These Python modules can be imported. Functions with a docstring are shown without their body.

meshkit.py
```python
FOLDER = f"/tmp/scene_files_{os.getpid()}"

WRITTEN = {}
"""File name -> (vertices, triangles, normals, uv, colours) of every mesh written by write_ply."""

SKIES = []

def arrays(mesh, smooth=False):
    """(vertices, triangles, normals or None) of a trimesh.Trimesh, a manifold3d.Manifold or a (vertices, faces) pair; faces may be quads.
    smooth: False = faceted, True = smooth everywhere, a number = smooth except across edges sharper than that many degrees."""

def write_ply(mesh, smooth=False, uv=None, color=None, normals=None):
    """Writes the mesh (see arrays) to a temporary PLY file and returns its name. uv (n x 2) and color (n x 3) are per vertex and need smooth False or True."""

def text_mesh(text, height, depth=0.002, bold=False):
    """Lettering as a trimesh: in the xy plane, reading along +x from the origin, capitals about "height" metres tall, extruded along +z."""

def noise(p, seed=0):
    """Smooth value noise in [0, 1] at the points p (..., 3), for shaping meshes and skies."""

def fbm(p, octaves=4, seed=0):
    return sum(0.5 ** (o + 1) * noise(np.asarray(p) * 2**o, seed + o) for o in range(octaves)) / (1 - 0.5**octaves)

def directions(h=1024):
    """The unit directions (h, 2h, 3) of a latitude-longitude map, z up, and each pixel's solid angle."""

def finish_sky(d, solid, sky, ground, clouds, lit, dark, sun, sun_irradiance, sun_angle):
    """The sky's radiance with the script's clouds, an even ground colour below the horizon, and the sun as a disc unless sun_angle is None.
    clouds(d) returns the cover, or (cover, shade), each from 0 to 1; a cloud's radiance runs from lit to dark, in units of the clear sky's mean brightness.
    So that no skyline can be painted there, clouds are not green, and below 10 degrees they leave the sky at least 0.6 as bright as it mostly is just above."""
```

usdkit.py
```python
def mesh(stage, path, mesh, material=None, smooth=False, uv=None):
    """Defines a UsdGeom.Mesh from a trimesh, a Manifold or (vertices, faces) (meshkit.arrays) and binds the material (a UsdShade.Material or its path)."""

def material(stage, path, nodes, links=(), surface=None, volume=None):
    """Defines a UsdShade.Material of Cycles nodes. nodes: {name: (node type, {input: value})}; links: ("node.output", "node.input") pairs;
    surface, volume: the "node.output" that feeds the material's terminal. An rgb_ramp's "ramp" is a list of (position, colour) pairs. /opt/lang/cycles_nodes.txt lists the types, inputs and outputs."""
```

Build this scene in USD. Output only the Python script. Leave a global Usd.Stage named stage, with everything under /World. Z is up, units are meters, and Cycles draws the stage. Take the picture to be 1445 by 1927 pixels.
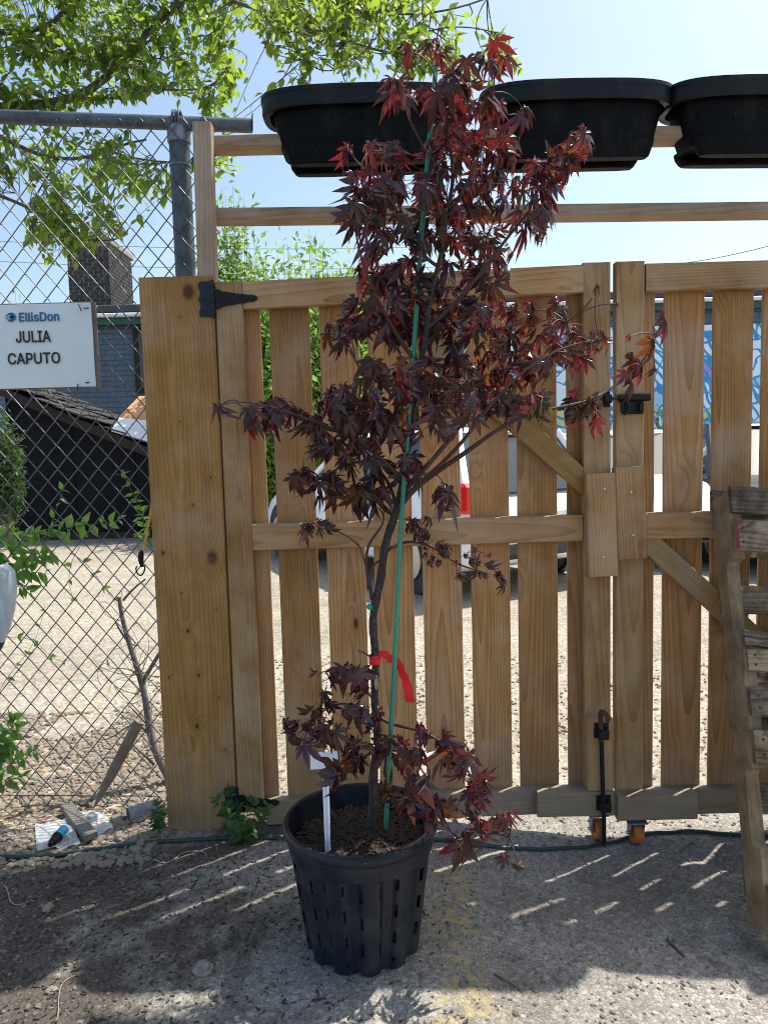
import math, random
import numpy as np, trimesh, usdkit, meshkit
import manifold3d as m3
from pxr import Usd, UsdGeom, UsdLux, UsdShade, Gf, Sdf, Vt
from shapely.geometry import Polygon

stage = Usd.Stage.CreateInMemory()
UsdGeom.SetStageUpAxis(stage, 'Z'); UsdGeom.SetStageMetersPerUnit(stage, 1.0)
UsdGeom.Xform.Define(stage, '/World'); UsdGeom.Scope.Define(stage, '/World/Looks')
RND = random.Random(7); NP = np.random.default_rng(7)

# ---------------------------------------------------------------- camera, sky, sun, exposure
F, PW, PH = 1400.0, 1445.0, 1927.0
EYE = np.array([0, 0, 1.31])
pitch, roll = math.atan(F / 16100.0), math.atan2(428, 16100)
c_f = np.array([0, math.cos(pitch), -math.sin(pitch)]); u0 = np.array([0, math.sin(pitch), math.cos(pitch)]); r0 = np.array([1.0, 0, 0])
c_r = r0 * math.cos(roll) - u0 * math.sin(roll); c_u = u0 * math.cos(roll) + r0 * math.sin(roll)
EXPOSURE = 0.66
SUN_EL, SUN_AZ = math.radians(60.0), math.radians(55.3)
SKY, SUN = 0.142, 1.2
cam = UsdGeom.Camera.Define(stage, '/World/camera')
cam.CreateHorizontalApertureAttr(36.0); cam.CreateVerticalApertureAttr(36.0 * PH / PW)
cam.CreateFocalLengthAttr(36.0 * F / PW); cam.CreateClippingRangeAttr(Gf.Vec2f(0.05, 2000)); cam.CreateExposureAttr(EXPOSURE)
cam.CreateFStopAttr(0.0)
cam.AddTransformOp().Set(Gf.Matrix4d(*c_r, 0, *c_u, 0, *(-c_f), 0, *EYE, 1))
S = np.array([math.cos(SUN_EL) * math.sin(SUN_AZ), math.cos(SUN_EL) * math.cos(SUN_AZ), math.sin(SUN_EL)])
sun = UsdLux.DistantLight.Define(stage, '/World/sun')
sun.CreateIntensityAttr(SUN); sun.CreateAngleAttr(0.53); sun.CreateColorAttr(Gf.Vec3f(1.0, 0.95, 0.86)); sun.CreateNormalizeAttr(True)
sz = S; sx = np.cross([0, 0, 1.0], sz); sx /= np.linalg.norm(sx); sy = np.cross(sz, sx)
sun.AddTransformOp().Set(Gf.Matrix4d(*sx, 0, *sy, 0, *sz, 0, 0, 0, 30, 1))
sky = UsdLux.DomeLight.Define(stage, '/World/sky'); sky.CreateIntensityAttr(1.0)
sky_m = usdkit.material(stage, '/World/Looks/sky', {
    's': ('sky_texture', {'sky_type': 'single_scattering', 'sun_disc': False, 'sun_elevation': SUN_EL, 'sun_rotation': math.atan2(S[0], S[1]), 'aerosol_density': 2.7, 'ozone_density': 0.6}),
    'tc': ('texture_coordinate', {}), 'mp': ('mapping', {'scale': (1.0, 1.0, 3.2)}),
    'n': ('noise_texture', {'scale': 1.7, 'detail': 6.0, 'roughness': 0.6, 'distortion': 0.6}),
    'r': ('map_range', {'from_min': 0.55, 'from_max': 0.85, 'to_min': 0.0, 'to_max': 0.38, 'clamp': True}),
    'm': ('mix', {'color2': (5.6, 6.0, 6.3)}),
    'tint': ('mix', {'mix_type': 'multiply', 'fac': 1.0, 'color2': (.955, 1.0, .985)}), 'b': ('background_shader', {'strength': SKY})},
    [('tc.generated', 'mp.vector'), ('mp.vector', 'n.vector'), ('n.fac', 'r.value'), ('r.result', 'm.fac'), ('s.color', 'm.color1'), ('m.color', 'tint.color1'), ('tint.color', 'b.color')], surface='b.background')
UsdShade.MaterialBindingAPI.Apply(sky.GetPrim()).Bind(sky_m)
sky.GetPrim().SetCustomDataByKey('kind', 'structure')

# ---------------------------------------------------------------- where a point of the place lies
def ray(px, py): return c_f + c_r * (px - PW / 2) / F - c_u * (py - PH / 2) / F
def P(px, py, Y): d = ray(px, py); return EYE + d * (Y / d[1])
def smooth01(t): t = np.clip(t, 0, 1); return t * t * (3 - 2 * t)
def lie(x, y): return -.075 * smooth01((np.asarray(x) + .05) / .85) * (1 - smooth01((np.asarray(y) - 3.0) / 2.5))      # the lie of the land: it falls to the right
def G(px, py, z=0.0):
    d = ray(px, py); p = EYE + d * ((z - EYE[2]) / d[2])
    for _ in range(6): p = EYE + d * ((z + float(lie(p[0], p[1])) - EYE[2]) / d[2])
    return p

# ---------------------------------------------------------------- naming
used = {}
def numbered(parent, name):
    k = used.get((parent, name), 0); used[(parent, name)] = k + 1
    return f'{parent}/{name}' + (f'_{k:03d}' if k else '')
def tag(prim, label=None, cat=None, group=None, kind=None):
    for k, v in (('label', label), ('category', cat), ('group', group), ('kind', kind)):
        if v: prim.SetCustomDataByKey(k, v)
def thing(name, label, cat, loc=(0, 0, 0), group=None, kind=None):
    p = numbered('/World', name); x = UsdGeom.Xform.Define(stage, p)
    if any(loc): x.AddTranslateOp().Set(Gf.Vec3d(*map(float, loc)))
    ORIGIN[p] = np.array(loc, float)
    tag(x.GetPrim(), label, cat, group, kind); return p
ORIGIN = {}
def origin(path):
    while path and path not in ORIGIN: path = path.rpartition('/')[0]
    return ORIGIN.get(path, np.zeros(3))
def part(parent, name, mesh, mat, smooth=35, label=None, kind=None, mtx=None):
    """mesh in world coordinates (or local, with mtx a 4x4 to the world)"""
    p = numbered(parent, name); o = origin(parent)
    if mtx is None and np.any(o):
        if hasattr(mesh, 'to_mesh'): q = mesh.to_mesh(); mesh = (np.array(q.vert_properties[:, :3]), np.array(q.tri_verts))
        v, f = (mesh.vertices, mesh.faces) if hasattr(mesh, 'faces') else mesh
        mesh = (np.asarray(v) - o, f)
    m = usdkit.mesh(stage, p, mesh, M[mat], smooth)
    if mtx is not None:
        t = np.array(mtx, float).copy(); t[:3, 3] -= o
        m.AddTransformOp().Set(Gf.Matrix4d(*t.T.ravel()))
    tag(m.GetPrim(), label, kind=kind); return p
def solo(name, mesh, mat, label, cat, group=None, kind=None, smooth=35):
    p = numbered('/World', name); m = usdkit.mesh(stage, p, mesh, M[mat], smooth)
    tag(m.GetPrim(), label, cat, group, kind); return p

# ---------------------------------------------------------------- materials
M = {}
def mat(name, nodes, links, surface='p.BSDF'): M[name] = usdkit.material(stage, '/World/Looks/' + name, nodes, links, surface=surface)
def plain(name, col, rough=0.5, metal=0.0, spec=0.5, var=0.25, scale=30, bump=0.0):
    c = np.array(col)
    nodes = {'tc': ('texture_coordinate', {}), 'n': ('noise_texture', {'scale': scale, 'detail': 5.0, 'roughness': 0.65}),
             'r': ('rgb_ramp', {'ramp': [(0.25, tuple(c * (1 - var))), (0.75, tuple(np.clip(c * (1 + var), 0, .95)))]}),
             'p': ('principled_bsdf', {'roughness': rough, 'metallic': metal, 'specular_ior_level': spec})}
    links = [('tc.object', 'n.vector'), ('n.fac', 'r.fac'), ('r.color', 'p.base_color')]
    if bump:
        nodes['b'] = ('bump', {'strength': bump, 'distance': 0.002}); links += [('n.fac', 'b.height'), ('b.normal', 'p.normal')]
    mat(name, nodes, links)

def wood(name, light, dark, grey=0.0, greycol=(.3, .29, .27), ring=34.0, knots=0.62, contrast=0.8, rough=0.72, dirt=0.25, bumpd=0.0012, klist=None, splash=0.0, bscale=3.2):
    n = {'tc': ('texture_coordinate', {}), 'oi': ('object_info', {}), 'geo': ('geometry', {}),
         'mp': ('mapping', {'scale': (1, 1, 0.09), 'rotation': (0.30, 0.12, 0)}),
         # knots
         'km': ('mapping', {'scale': (1.0, 0.05, 0.45)}),
         'kv': ('voronoi_texture', {'scale': 9.0, 'randomness': 1.0}),
         'ks': ('separate_color', {}),
         'kt': ('math', {'math_type': 'greater_than', 'value2': knots}),
         'kd': ('map_range', {'from_min': 0.05, 'from_max': 0.105, 'to_min': 1.0, 'to_max': 0.0, 'clamp': True}),
         'kh': ('map_range', {'range_type': 'smoothstep', 'from_min': 0.0, 'from_max': 0.42, 'to_min': 1.0, 'to_max': 0.0, 'clamp': True}),
         'kc': ('math', {'math_type': 'multiply'}), 'kb': ('math', {'math_type': 'multiply'}),
         'kw': ('math', {'math_type': 'multiply', 'value2': 0.022}),
         'kx': ('combine_xyz', {}), 'kadd': ('vector_math', {'math_type': 'add'}),
         # low wander of the grain
         'wn': ('noise_texture', {'scale': 6.0, 'detail': 2.0}),
         'ws': ('vector_math', {'math_type': 'scale', 'scale': 0.022}), 'wadd': ('vector_math', {'math_type': 'add'}),
         'w': ('wave_texture', {'wave_type': 'rings', 'rings_direction': 'z', 'profile': 'saw', 'scale': ring, 'distortion': 1.2, 'detail': 2.0, 'detail_scale': 1.0}),
         'fm': ('mapping', {'scale': (1, 1, 0.02)}),
         'fn': ('noise_texture', {'scale': 420.0, 'detail': 3.0, 'roughness': 0.7}),
         'sm': ('mapping', {'scale': (1, 1, 0.12)}), 'sn': ('noise_texture', {'scale': 22.0, 'detail': 4.0, 'roughness': 0.6}),
         'bn': ('noise_texture', {'scale': bscale, 'detail': 6.0, 'roughness': .68}),
         'r1': ('rgb_ramp', {'ramp': [(0.0, light), (0.55, tuple(np.array(light) * (1 - contrast * .35) + np.array(dark) * contrast * .35)), (1.0, tuple(np.array(light) * (1 - contrast) + np.array(dark) * contrast))]}),
         'mf': ('mix', {'mix_type': 'multiply', 'fac': 0.55}), 'rf': ('rgb_ramp', {'ramp': [(0.25, (.55, .52, .5)), (0.65, (1.08, 1.08, 1.08))]}),
         'ms': ('mix', {'mix_type': 'multiply', 'fac': 0.7}), 'rs': ('rgb_ramp', {'ramp': [(0.3, (.68, .62, .57)), (0.7, (1.12, 1.12, 1.12))]}),
         'mk': ('mix', {'color2': tuple(np.array(dark) * 0.35)}), 'mkh': ('mix', {'color2': tuple(np.array(dark) * 0.95)}),
         'khf': ('math', {'math_type': 'multiply', 'value2': 0.35}),
         'ot': ('map_range', {'from_min': 0, 'from_max': 1, 'to_min': 0.68, 'to_max': 1.17}), 'otb': ('math', {'math_type': 'power', 'value2': 1.35}),
         'otc': ('combine_color', {}), 'mo': ('mix', {'mix_type': 'multiply', 'fac': 1.0}),
         'gn': ('map_range', {'from_min': 0.35, 'from_max': 0.65, 'to_min': grey - 0.25, 'to_max': grey + 0.25, 'clamp': True}),
         'sep': ('separate_xyz', {}), 'up': ('map_range', {'from_min': 0.5, 'from_max': 0.9, 'to_min': 0.0, 'to_max': 0.55, 'clamp': True}),
         'gadd': ('math', {'math_type': 'add', 'use_clamp': True}), 'mg': ('mix', {'color2': greycol}),
         'gr': ('mix', {'mix_type': 'multiply', 'fac': 1.0}), 'grr': ('rgb_ramp', {'ramp': [(0.3, (1 - dirt, 1 - dirt, 1 - dirt)), (0.6, (1, 1, 1))]}),
         'bh': ('math', {'math_type': 'add'}), 'bh2': ('math', {'math_type': 'multiply', 'value2': 0.6}),
         'b': ('bump', {'strength': 0.55, 'distance': bumpd}),
         'p': ('principled_bsdf', {'roughness': rough, 'specular_ior_level': 0.25})}
    l = [('tc.object', 'mp.vector'), ('tc.object', 'km.vector'), ('km.vector', 'kv.vector'), ('kv.color', 'ks.color'), ('ks.r', 'kt.value1'),
         ('kv.distance', 'kd.value'), ('kv.distance', 'kh.value'), ('kd.result', 'kc.value1'), ('kt.value', 'kc.value2'), ('kh.result', 'kb.value1'), ('kt.value', 'kb.value2'),
         ('kb.value', 'kw.value1'), ('kw.value', 'kx.x'), ('kw.value', 'kx.y'), ('mp.vector', 'kadd.vector1'), ('kx.vector', 'kadd.vector2'),
         ('mp.vector', 'wn.vector'), ('wn.color', 'ws.vector1'), ('kadd.vector', 'wadd.vector1'), ('ws.vector', 'wadd.vector2'), ('wadd.vector', 'w.vector'),
         ('tc.object', 'fm.vector'), ('fm.vector', 'fn.vector'), ('tc.object', 'sm.vector'), ('sm.vector', 'sn.vector'), ('tc.object', 'bn.vector'),
         ('w.fac', 'r1.fac'), ('r1.color', 'mf.color1'), ('fn.fac', 'rf.fac'), ('rf.color', 'mf.color2'), ('mf.color', 'ms.color1'), ('sn.fac', 'rs.fac'), ('rs.color', 'ms.color2'),
         ('kb.value', 'khf.value1'), ('khf.value', 'mkh.fac'), ('ms.color', 'mkh.color1'), ('kc.value', 'mk.fac'), ('mkh.color', 'mk.color1'),
         ('oi.random', 'ot.value'), ('ot.result', 'otc.r'), ('ot.result', 'otc.g'), ('ot.result', 'otb.value1'), ('otb.value', 'otc.b'), ('mk.color', 'mo.color1'), ('otc.color', 'mo.color2'),
         ('bn.fac', 'gn.value'), ('geo.normal', 'sep.vector'), ('sep.z', 'up.value'), ('gn.result', 'gadd.value1'), ('up.result', 'gadd.value2'), ('gadd.value', 'mg.fac'), ('mo.color', 'mg.color1'),
         ('mg.color', 'gr.color1'), ('bn.fac', 'grr.fac'), ('grr.color', 'gr.color2'), ('gr.color', 'p.base_color'),
         ('fn.fac', 'bh.value1'), ('w.fac', 'bh2.value1'), ('bh2.value', 'bh.value2'), ('bh.value', 'b.height'), ('b.normal', 'p.normal')]
    if splash:                                                  # mud thrown up by rain along the foot of the boards
        n.update({'zs': ('separate_xyz', {}), 'zn': ('noise_texture', {'scale': 26.0, 'detail': 5.0, 'roughness': .7}), 'zo': ('math', {'math_type': 'multiply_add', 'value2': .55, 'value3': -.27}), 'za': ('math', {'math_type': 'add'}),
                  'zm': ('map_range', {'range_type': 'smoothstep', 'from_min': .02, 'from_max': .34, 'to_min': splash, 'to_max': 0.0, 'clamp': True}), 'zmix': ('mix', {'color2': (.19, .155, .115)})})
        l = [x for x in l if x[1] != 'p.base_color'] + [('geo.position', 'zs.vector'), ('geo.position', 'zn.vector'), ('zn.fac', 'zo.value1'), ('zs.z', 'za.value1'), ('zo.value', 'za.value2'), ('za.value', 'zm.value'), ('zm.result', 'zmix.fac'), ('gr.color', 'zmix.color1'), ('zmix.color', 'p.base_color')]
    if klist:                                                   # knots at known places instead of scattered ones (board's own coordinates)
        prev = None
        for i, (kx, kz, kr) in enumerate(klist):
            n[f'kq{i}'] = ('vector_math', {'math_type': 'distance', 'vector2': (kx, 0, kz * .75)}); n[f'ke{i}'] = ('math', {'math_type': 'multiply', 'value2': .09 / kr})
            l += [('kfl.vector', f'kq{i}.vector1'), (f'kq{i}.value', f'ke{i}.value1')]
            if prev:
                n[f'kn{i}'] = ('math', {'math_type': 'minimum'}); l += [(prev, f'kn{i}.value1'), (f'ke{i}.value', f'kn{i}.value2')]; prev = f'kn{i}.value'
            else: prev = f'ke{i}.value'
        n['kfl'] = ('mapping', {'scale': (1, 0, .75)}); n['kone'] = ('value', {'value': 1.0})
        l = [(a, b) for a, b in l if b not in ('kd.value', 'kh.value', 'kc.value2', 'kb.value2')] + [('tc.object', 'kfl.vector'), (prev, 'kd.value'), (prev, 'kh.value'), ('kone.value', 'kc.value2'), ('kone.value', 'kb.value2')]
    mat(name, n, l)
wood('picket_wood', (.54, .285, .108), (.265, .11, .030), grey=0.03, knots=0.50, contrast=.68, splash=.5)
wood('frame_wood', (.54, .30, .122), (.25, .115, .034), grey=0.2, greycol=(.40, .315, .21), knots=0.66, contrast=.65, splash=.3)
wood('bottom_wood', (.38, .26, .15), (.18, .105, .05), grey=0.4, greycol=(.32, .26, .195), knots=0.75, splash=.3)
wood('tall_board_wood', (.48, .258, .082), (.26, .116, .028), grey=0.04, ring=26, contrast=.6, splash=.5, klist=[(.076, .97, .020), (-.088, .99, .007), (-.002, .385, .008), (-.018, .72, .007), (.022, 1.15, .005), (.012, .565, .0055), (.085, 1.24, .004), (.09, .30, .005), (-.09, .56, .004), (.04, 1.85, .022)])
wood('brace_wood', (.42, .245, .085), (.3, .16, .05), grey=0.05, knots=0.95, contrast=.35)
wood('trellis_wood', (.42, .265, .135), (.21, .11, .045), grey=0.35, greycol=(.36, .32, .27), knots=0.74)
wood('pallet_wood', (.46, .33, .19), (.14, .09, .05), grey=0.3, greycol=(.27, .235, .185), knots=0.6, dirt=.75, bumpd=.004, bscale=17.0, contrast=1.0)
wood('pallet_grey_wood', (.31, .235, .155), (.06, .045, .03), grey=0.35, greycol=(.19, .165, .13), knots=0.65, dirt=.75, bumpd=.005, bscale=15.0, contrast=1.0)
wood('pallet_side_wood', (.38, .265, .15), (.18, .115, .06), grey=0.12, greycol=(.28, .23, .17), knots=0.8, contrast=.55, dirt=.55, bscale=8.0)
wood('scrap_wood', (.20, .165, .125), (.09, .07, .05), grey=0.6, greycol=(.17, .155, .14), knots=0.9)
wood('stake_wood', (.24, .15, .08), (.12, .07, .035), grey=0.25, knots=0.8)
wood('fresh_wood', (.52, .42, .29), (.33, .24, .15), grey=0.15, knots=0.95, contrast=.3)
plain('black_iron', (.006, .006, .007), 0.45, 0.0, 0.25, 0.4, 60, 0.2)
plain('black_iron_blue', (.009, .013, .018), 0.45, 0.0, 0.3, 0.3, 60, 0.1)
plain('rusty_iron', (.07, .028, .018), 0.6, 0.2, 0.5, 0.5, 50, 0.3)
plain('steel', (.45, .44, .42), 0.35, 0.9, 0.5, 0.2, 80)
plain('galvanised', (.20, .215, .22), 0.45, 0.75, 0.5, 0.35, 24, 0.1)
plain('galvanised_dark', (.085, .10, .11), 0.5, 0.6, 0.5, 0.55, 14, 0.1)
plain('fence_wire', (.10, .105, .115), 0.42, 0.7, 0.5, 0.35, 30)
mat('planter_plastic', {'tc': ('texture_coordinate', {}), 'mp': ('mapping', {'scale': (1, 1, .35)}), 'n': ('noise_texture', {'scale': 14.0, 'detail': 7.0, 'roughness': .72}), 'n2': ('noise_texture', {'scale': 160.0, 'detail': 2.0}), 's': ('map_range', {'from_min': .70, 'from_max': .76, 'to_min': 0, 'to_max': .35, 'clamp': True}), 'd': ('map_range', {'from_min': .5, 'from_max': .78, 'to_min': 0, 'to_max': 0.09, 'clamp': True}),
    'mx': ('math', {'math_type': 'maximum'}), 'm': ('mix', {'color1': (0.0013, 0.0016, 0.0022), 'color2': (.17, .16, .14)}), 'r': ('map_range', {'from_min': .3, 'from_max': .7, 'to_min': 0.52 - .1, 'to_max': 0.52 + .12}), 'p': ('principled_bsdf', {'specular_ior_level': 0.1})},
    [('tc.object', 'mp.vector'), ('mp.vector', 'n.vector'), ('tc.object', 'n2.vector'), ('n2.fac', 's.value'), ('n.fac', 'd.value'), ('s.result', 'mx.value1'), ('d.result', 'mx.value2'), ('mx.value', 'm.fac'), ('m.color', 'p.base_color'), ('n.fac', 'r.value'), ('r.result', 'p.roughness')])
mat('planter_rim', {'tc': ('texture_coordinate', {}), 'mp': ('mapping', {'scale': (1, 1, .35)}), 'n': ('noise_texture', {'scale': 14.0, 'detail': 7.0, 'roughness': .72}), 'n2': ('noise_texture', {'scale': 160.0, 'detail': 2.0}), 's': ('map_range', {'from_min': .70, 'from_max': .76, 'to_min': 0, 'to_max': .35, 'clamp': True}), 'd': ('map_range', {'from_min': .5, 'from_max': .78, 'to_min': 0, 'to_max': 0.1, 'clamp': True}),
    'mx': ('math', {'math_type': 'maximum'}), 'm': ('mix', {'color1': (0.0024, 0.0032, 0.0048), 'color2': (.17, .16, .14)}), 'r': ('map_range', {'from_min': .3, 'from_max': .7, 'to_min': 0.38 - .1, 'to_max': 0.38 + .12}), 'p': ('principled_bsdf', {'specular_ior_level': 0.24})},
    [('tc.object', 'mp.vector'), ('mp.vector', 'n.vector'), ('tc.object', 'n2.vector'), ('n2.fac', 's.value'), ('n.fac', 'd.value'), ('s.result', 'mx.value1'), ('d.result', 'mx.value2'), ('mx.value', 'm.fac'), ('m.color', 'p.base_color'), ('n.fac', 'r.value'), ('r.result', 'p.roughness')])
plain('orange_wheel', (.42, .13, .03), 0.45, 0, 0.4, 0.3, 40, 0.1)
plain('tyre_rubber', (.015, .015, .016), 0.7, 0, 0.3)
plain('car_white', (.78, .79, .80), 0.25, 0, 0.5, 0.02, 2)
plain('car_black', (.012, .012, .016), 0.2, 0, 0.6, 0.1, 2)
plain('car_trim', (.02, .02, .022), 0.5)
plain('car_glass', (.02, .03, .035), 0.06, 0, 0.8, 0.1, 2)
plain('red_lens', (.55, .008, .012), 0.15, 0, 0.6, 0.15, 12)
plain('clear_lens', (.6, .62, .64), 0.15, 0, 0.6, 0.1, 12)
plain('sign_white', (.60, .64, .63), 0.45, 0, 0.4, 0.05, 5)
plain('sign_wood', (.10, .065, .05), 0.7)
plain('blue_ink', (.015, .10, .24), 0.5, 0, .3, .05)
plain('black_ink', (.02, .02, .024), 0.5, 0, .3, .05)
plain('stake_green', (.035, .21, .135), 0.45, 0, 0.5, 0.3, 120, 0.25)
plain('red_ribbon', (.75, .018, .028), 0.4, 0, 0.4, 0.1, 30)
plain('white_plastic', (.70, .74, .80), 0.4, 0, 0.4, 0.04, 12)
plain('grey_white_plastic', (.34, .39, .42), 0.35, 0, 0.5, 0.2, 14)
plain('hose_green', (.012, .035, .032), 0.45, 0, 0.5, 0.3, 40)
plain('pipe_grey', (.16, .19, .22), 0.5, 0, 0.4, 0.3, 40, 0.1)
plain('cyan_plastic', (.02, .30, .52), 0.4, 0, 0.5, 0.1)
plain('stone_pale', (.24, .225, .19), 0.9, 0, 0.2, 0.35, 60, 0.9)
plain('bark_twig', (.10, .075, .06), 0.8, 0, 0.2, 0.5, 90, 0.4)
plain('pale_twig', (.32, .28, .23), 0.8, 0, 0.2, 0.4, 90, 0.2)
plain('grey_bark', (.15, .135, .125), 0.85, 0, 0.2, 0.5, 60, 0.5)
plain('maple_twig', (.05, .022, .02), 0.55, 0, 0.4, 0.4, 60, 0.2)
plain('petiole', (.25, .03, .03), 0.5, 0, 0.4, 0.3, 60)
plain('tree_bark', (.12, .10, .085), 0.85, 0, 0.2, 0.5, 30, 0.5)
plain('cut_wood', (.42, .30, .17), 0.8)
plain('green_tape', (.01, .22, .12), 0.4)
plain('roof_dark', (.05, .05, .055), 0.7)
plain('shed_black', (.007, .007, .009), 0.7, 0, 0.12, 0.35, 3)
plain('shed_timber', (.035, .026, .02), 0.8, 0, 0.2, 0.4, 8)
plain('shingle_black', (.035, .034, .035), 0.75, 0, 0.3, 0.7, 14, 0.5)
plain('rust_sheet', (.50, .27, .13), 0.7, 0, 0.3, 0.4, 3)
plain('white_sheet', (.72, .74, .76), 0.5, 0, 0.3, 0.1, 3)
plain('green_trim', (.02, .085, .06), 0.5)
plain('white_trim', (.7, .7, .68), 0.5)
plain('chimney_brick', (.042, .038, .037), 0.85, 0, 0.3, 0.5, 9, 0.3)
plain('mortar', (.30, .27, .25), 0.9, 0, 0.2, 0.3, 20)
plain('concrete_cap', (.25, .22, .20), 0.9)
plain('window_dark', (.02, .022, .025), 0.12, 0, 0.6)
plain('wire_black', (.02, .02, .02), 0.5)
plain('yellow_cord', (.55, .33, .04), 0.6)
mat('pot_plastic', {'tc': ('texture_coordinate', {}), 'n': ('noise_texture', {'scale': 240.0, 'detail': 2.0, 'roughness': .6}), 'n2': ('noise_texture', {'scale': 11.0, 'detail': 4.0}), 's': ('map_range', {'from_min': .66, 'from_max': .72, 'to_min': 0, 'to_max': .5, 'clamp': True}), 'd': ('map_range', {'from_min': .45, 'from_max': .75, 'to_min': 0, 'to_max': .10, 'clamp': True}),
    'mx': ('math', {'math_type': 'maximum'}), 'm': ('mix', {'color1': (.0045, .0062, .0115), 'color2': (.19, .17, .14)}), 'r': ('map_range', {'from_min': .3, 'from_max': .7, 'to_min': .34, 'to_max': .5}), 'p': ('principled_bsdf', {'specular_ior_level': .32})},
    [('tc.object', 'n.vector'), ('tc.object', 'n2.vector'), ('n.fac', 's.value'), ('n2.fac', 'd.value'), ('s.result', 'mx.value1'), ('d.result', 'mx.value2'), ('mx.value', 'm.fac'), ('m.color', 'p.base_color'), ('n2.fac', 'r.value'), ('r.result', 'p.roughness')])
plain('red_paint', (.16, .015, .015), 0.7)

mat('trunk_bark', {'tc': ('texture_coordinate', {}), 'mp': ('mapping', {'scale': (1, 1, .5)}), 'v': ('noise_texture', {'scale': 130.0, 'detail': 6.0, 'roughness': .75}),
    'r': ('rgb_ramp', {'ramp': [(.40, (.010, .007, .006)), (.56, (.040, .027, .021)), (.70, (.17, .135, .11))]}), 'b': ('bump', {'strength': .8, 'distance': .003}), 'p': ('principled_bsdf', {'roughness': .8})},
    [('tc.object', 'mp.vector'), ('mp.vector', 'v.vector'), ('v.fac', 'r.fac'), ('r.color', 'p.base_color'), ('v.fac', 'b.height'), ('b.normal', 'p.normal')])

def leafmat(name, a, b, trans, tw=0.4, rough=0.35, spec=0.5, scale=35, island=True):
    mat(name, {'g': ('geometry', {}), 'oi': ('object_info', {}), 'tc': ('texture_coordinate', {}), 'n': ('noise_texture', {'scale': scale, 'detail': 3.0}),
        'ad': ('math', {'math_type': 'add'}), 'hf': ('math', {'math_type': 'multiply', 'value2': 0.5}),
        'r': ('rgb_ramp', {'ramp': [(0.15, a), (0.85, b)]}), 'rt': ('rgb_ramp', {'ramp': [(0.2, trans), (0.85, tuple(np.array(trans) * (1.25, 1.5, 1.0)))]}),
        'p': ('principled_bsdf', {'roughness': rough, 'specular_ior_level': spec}), 't': ('translucent_bsdf', {}), 'm': ('mix_closure', {'fac': tw})},
        [('tc.object', 'n.vector'), (('g.random_per_island' if island else 'oi.random'), 'ad.value1'), ('n.fac', 'ad.value2'), ('ad.value', 'hf.value1'), ('hf.value', 'r.fac'), ('hf.value', 'rt.fac'),
         ('r.color', 'p.base_color'), ('rt.color', 't.color'), ('p.BSDF', 'm.closure1'), ('t.BSDF', 'm.closure2')], surface='m.closure')
leafmat('maple_leaf_dark', (.018, .008, .010), (.042, .013, .017), (.10, .024, .013), .27, .30, .7)
leafmat('maple_leaf_purple', (.030, .009, .017), (.062, .014, .026), (.18, .020, .022), .30, .26, .8)
leafmat('maple_leaf_red', (.048, .008, .012), (.085, .012, .017), (.22, .016, .018), .34, .30, .7)
leafmat('maple_leaf_orange', (.042, .018, .009), (.070, .028, .011), (.25, .07, .014), .42, .42)
leafmat('maple_leaf_brown', (.034, .021, .014), (.060, .040, .028), (.11, .05, .026), .22, .5)
leafmat('maple_leaf_green', (.025, .032, .010), (.05, .06, .015), (.14, .18, .02), .35, .45)
leafmat('overhead_leaf', (.045, .095, .013), (.105, .18, .024), (.34, .48, .042), .52, .42)
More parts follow.
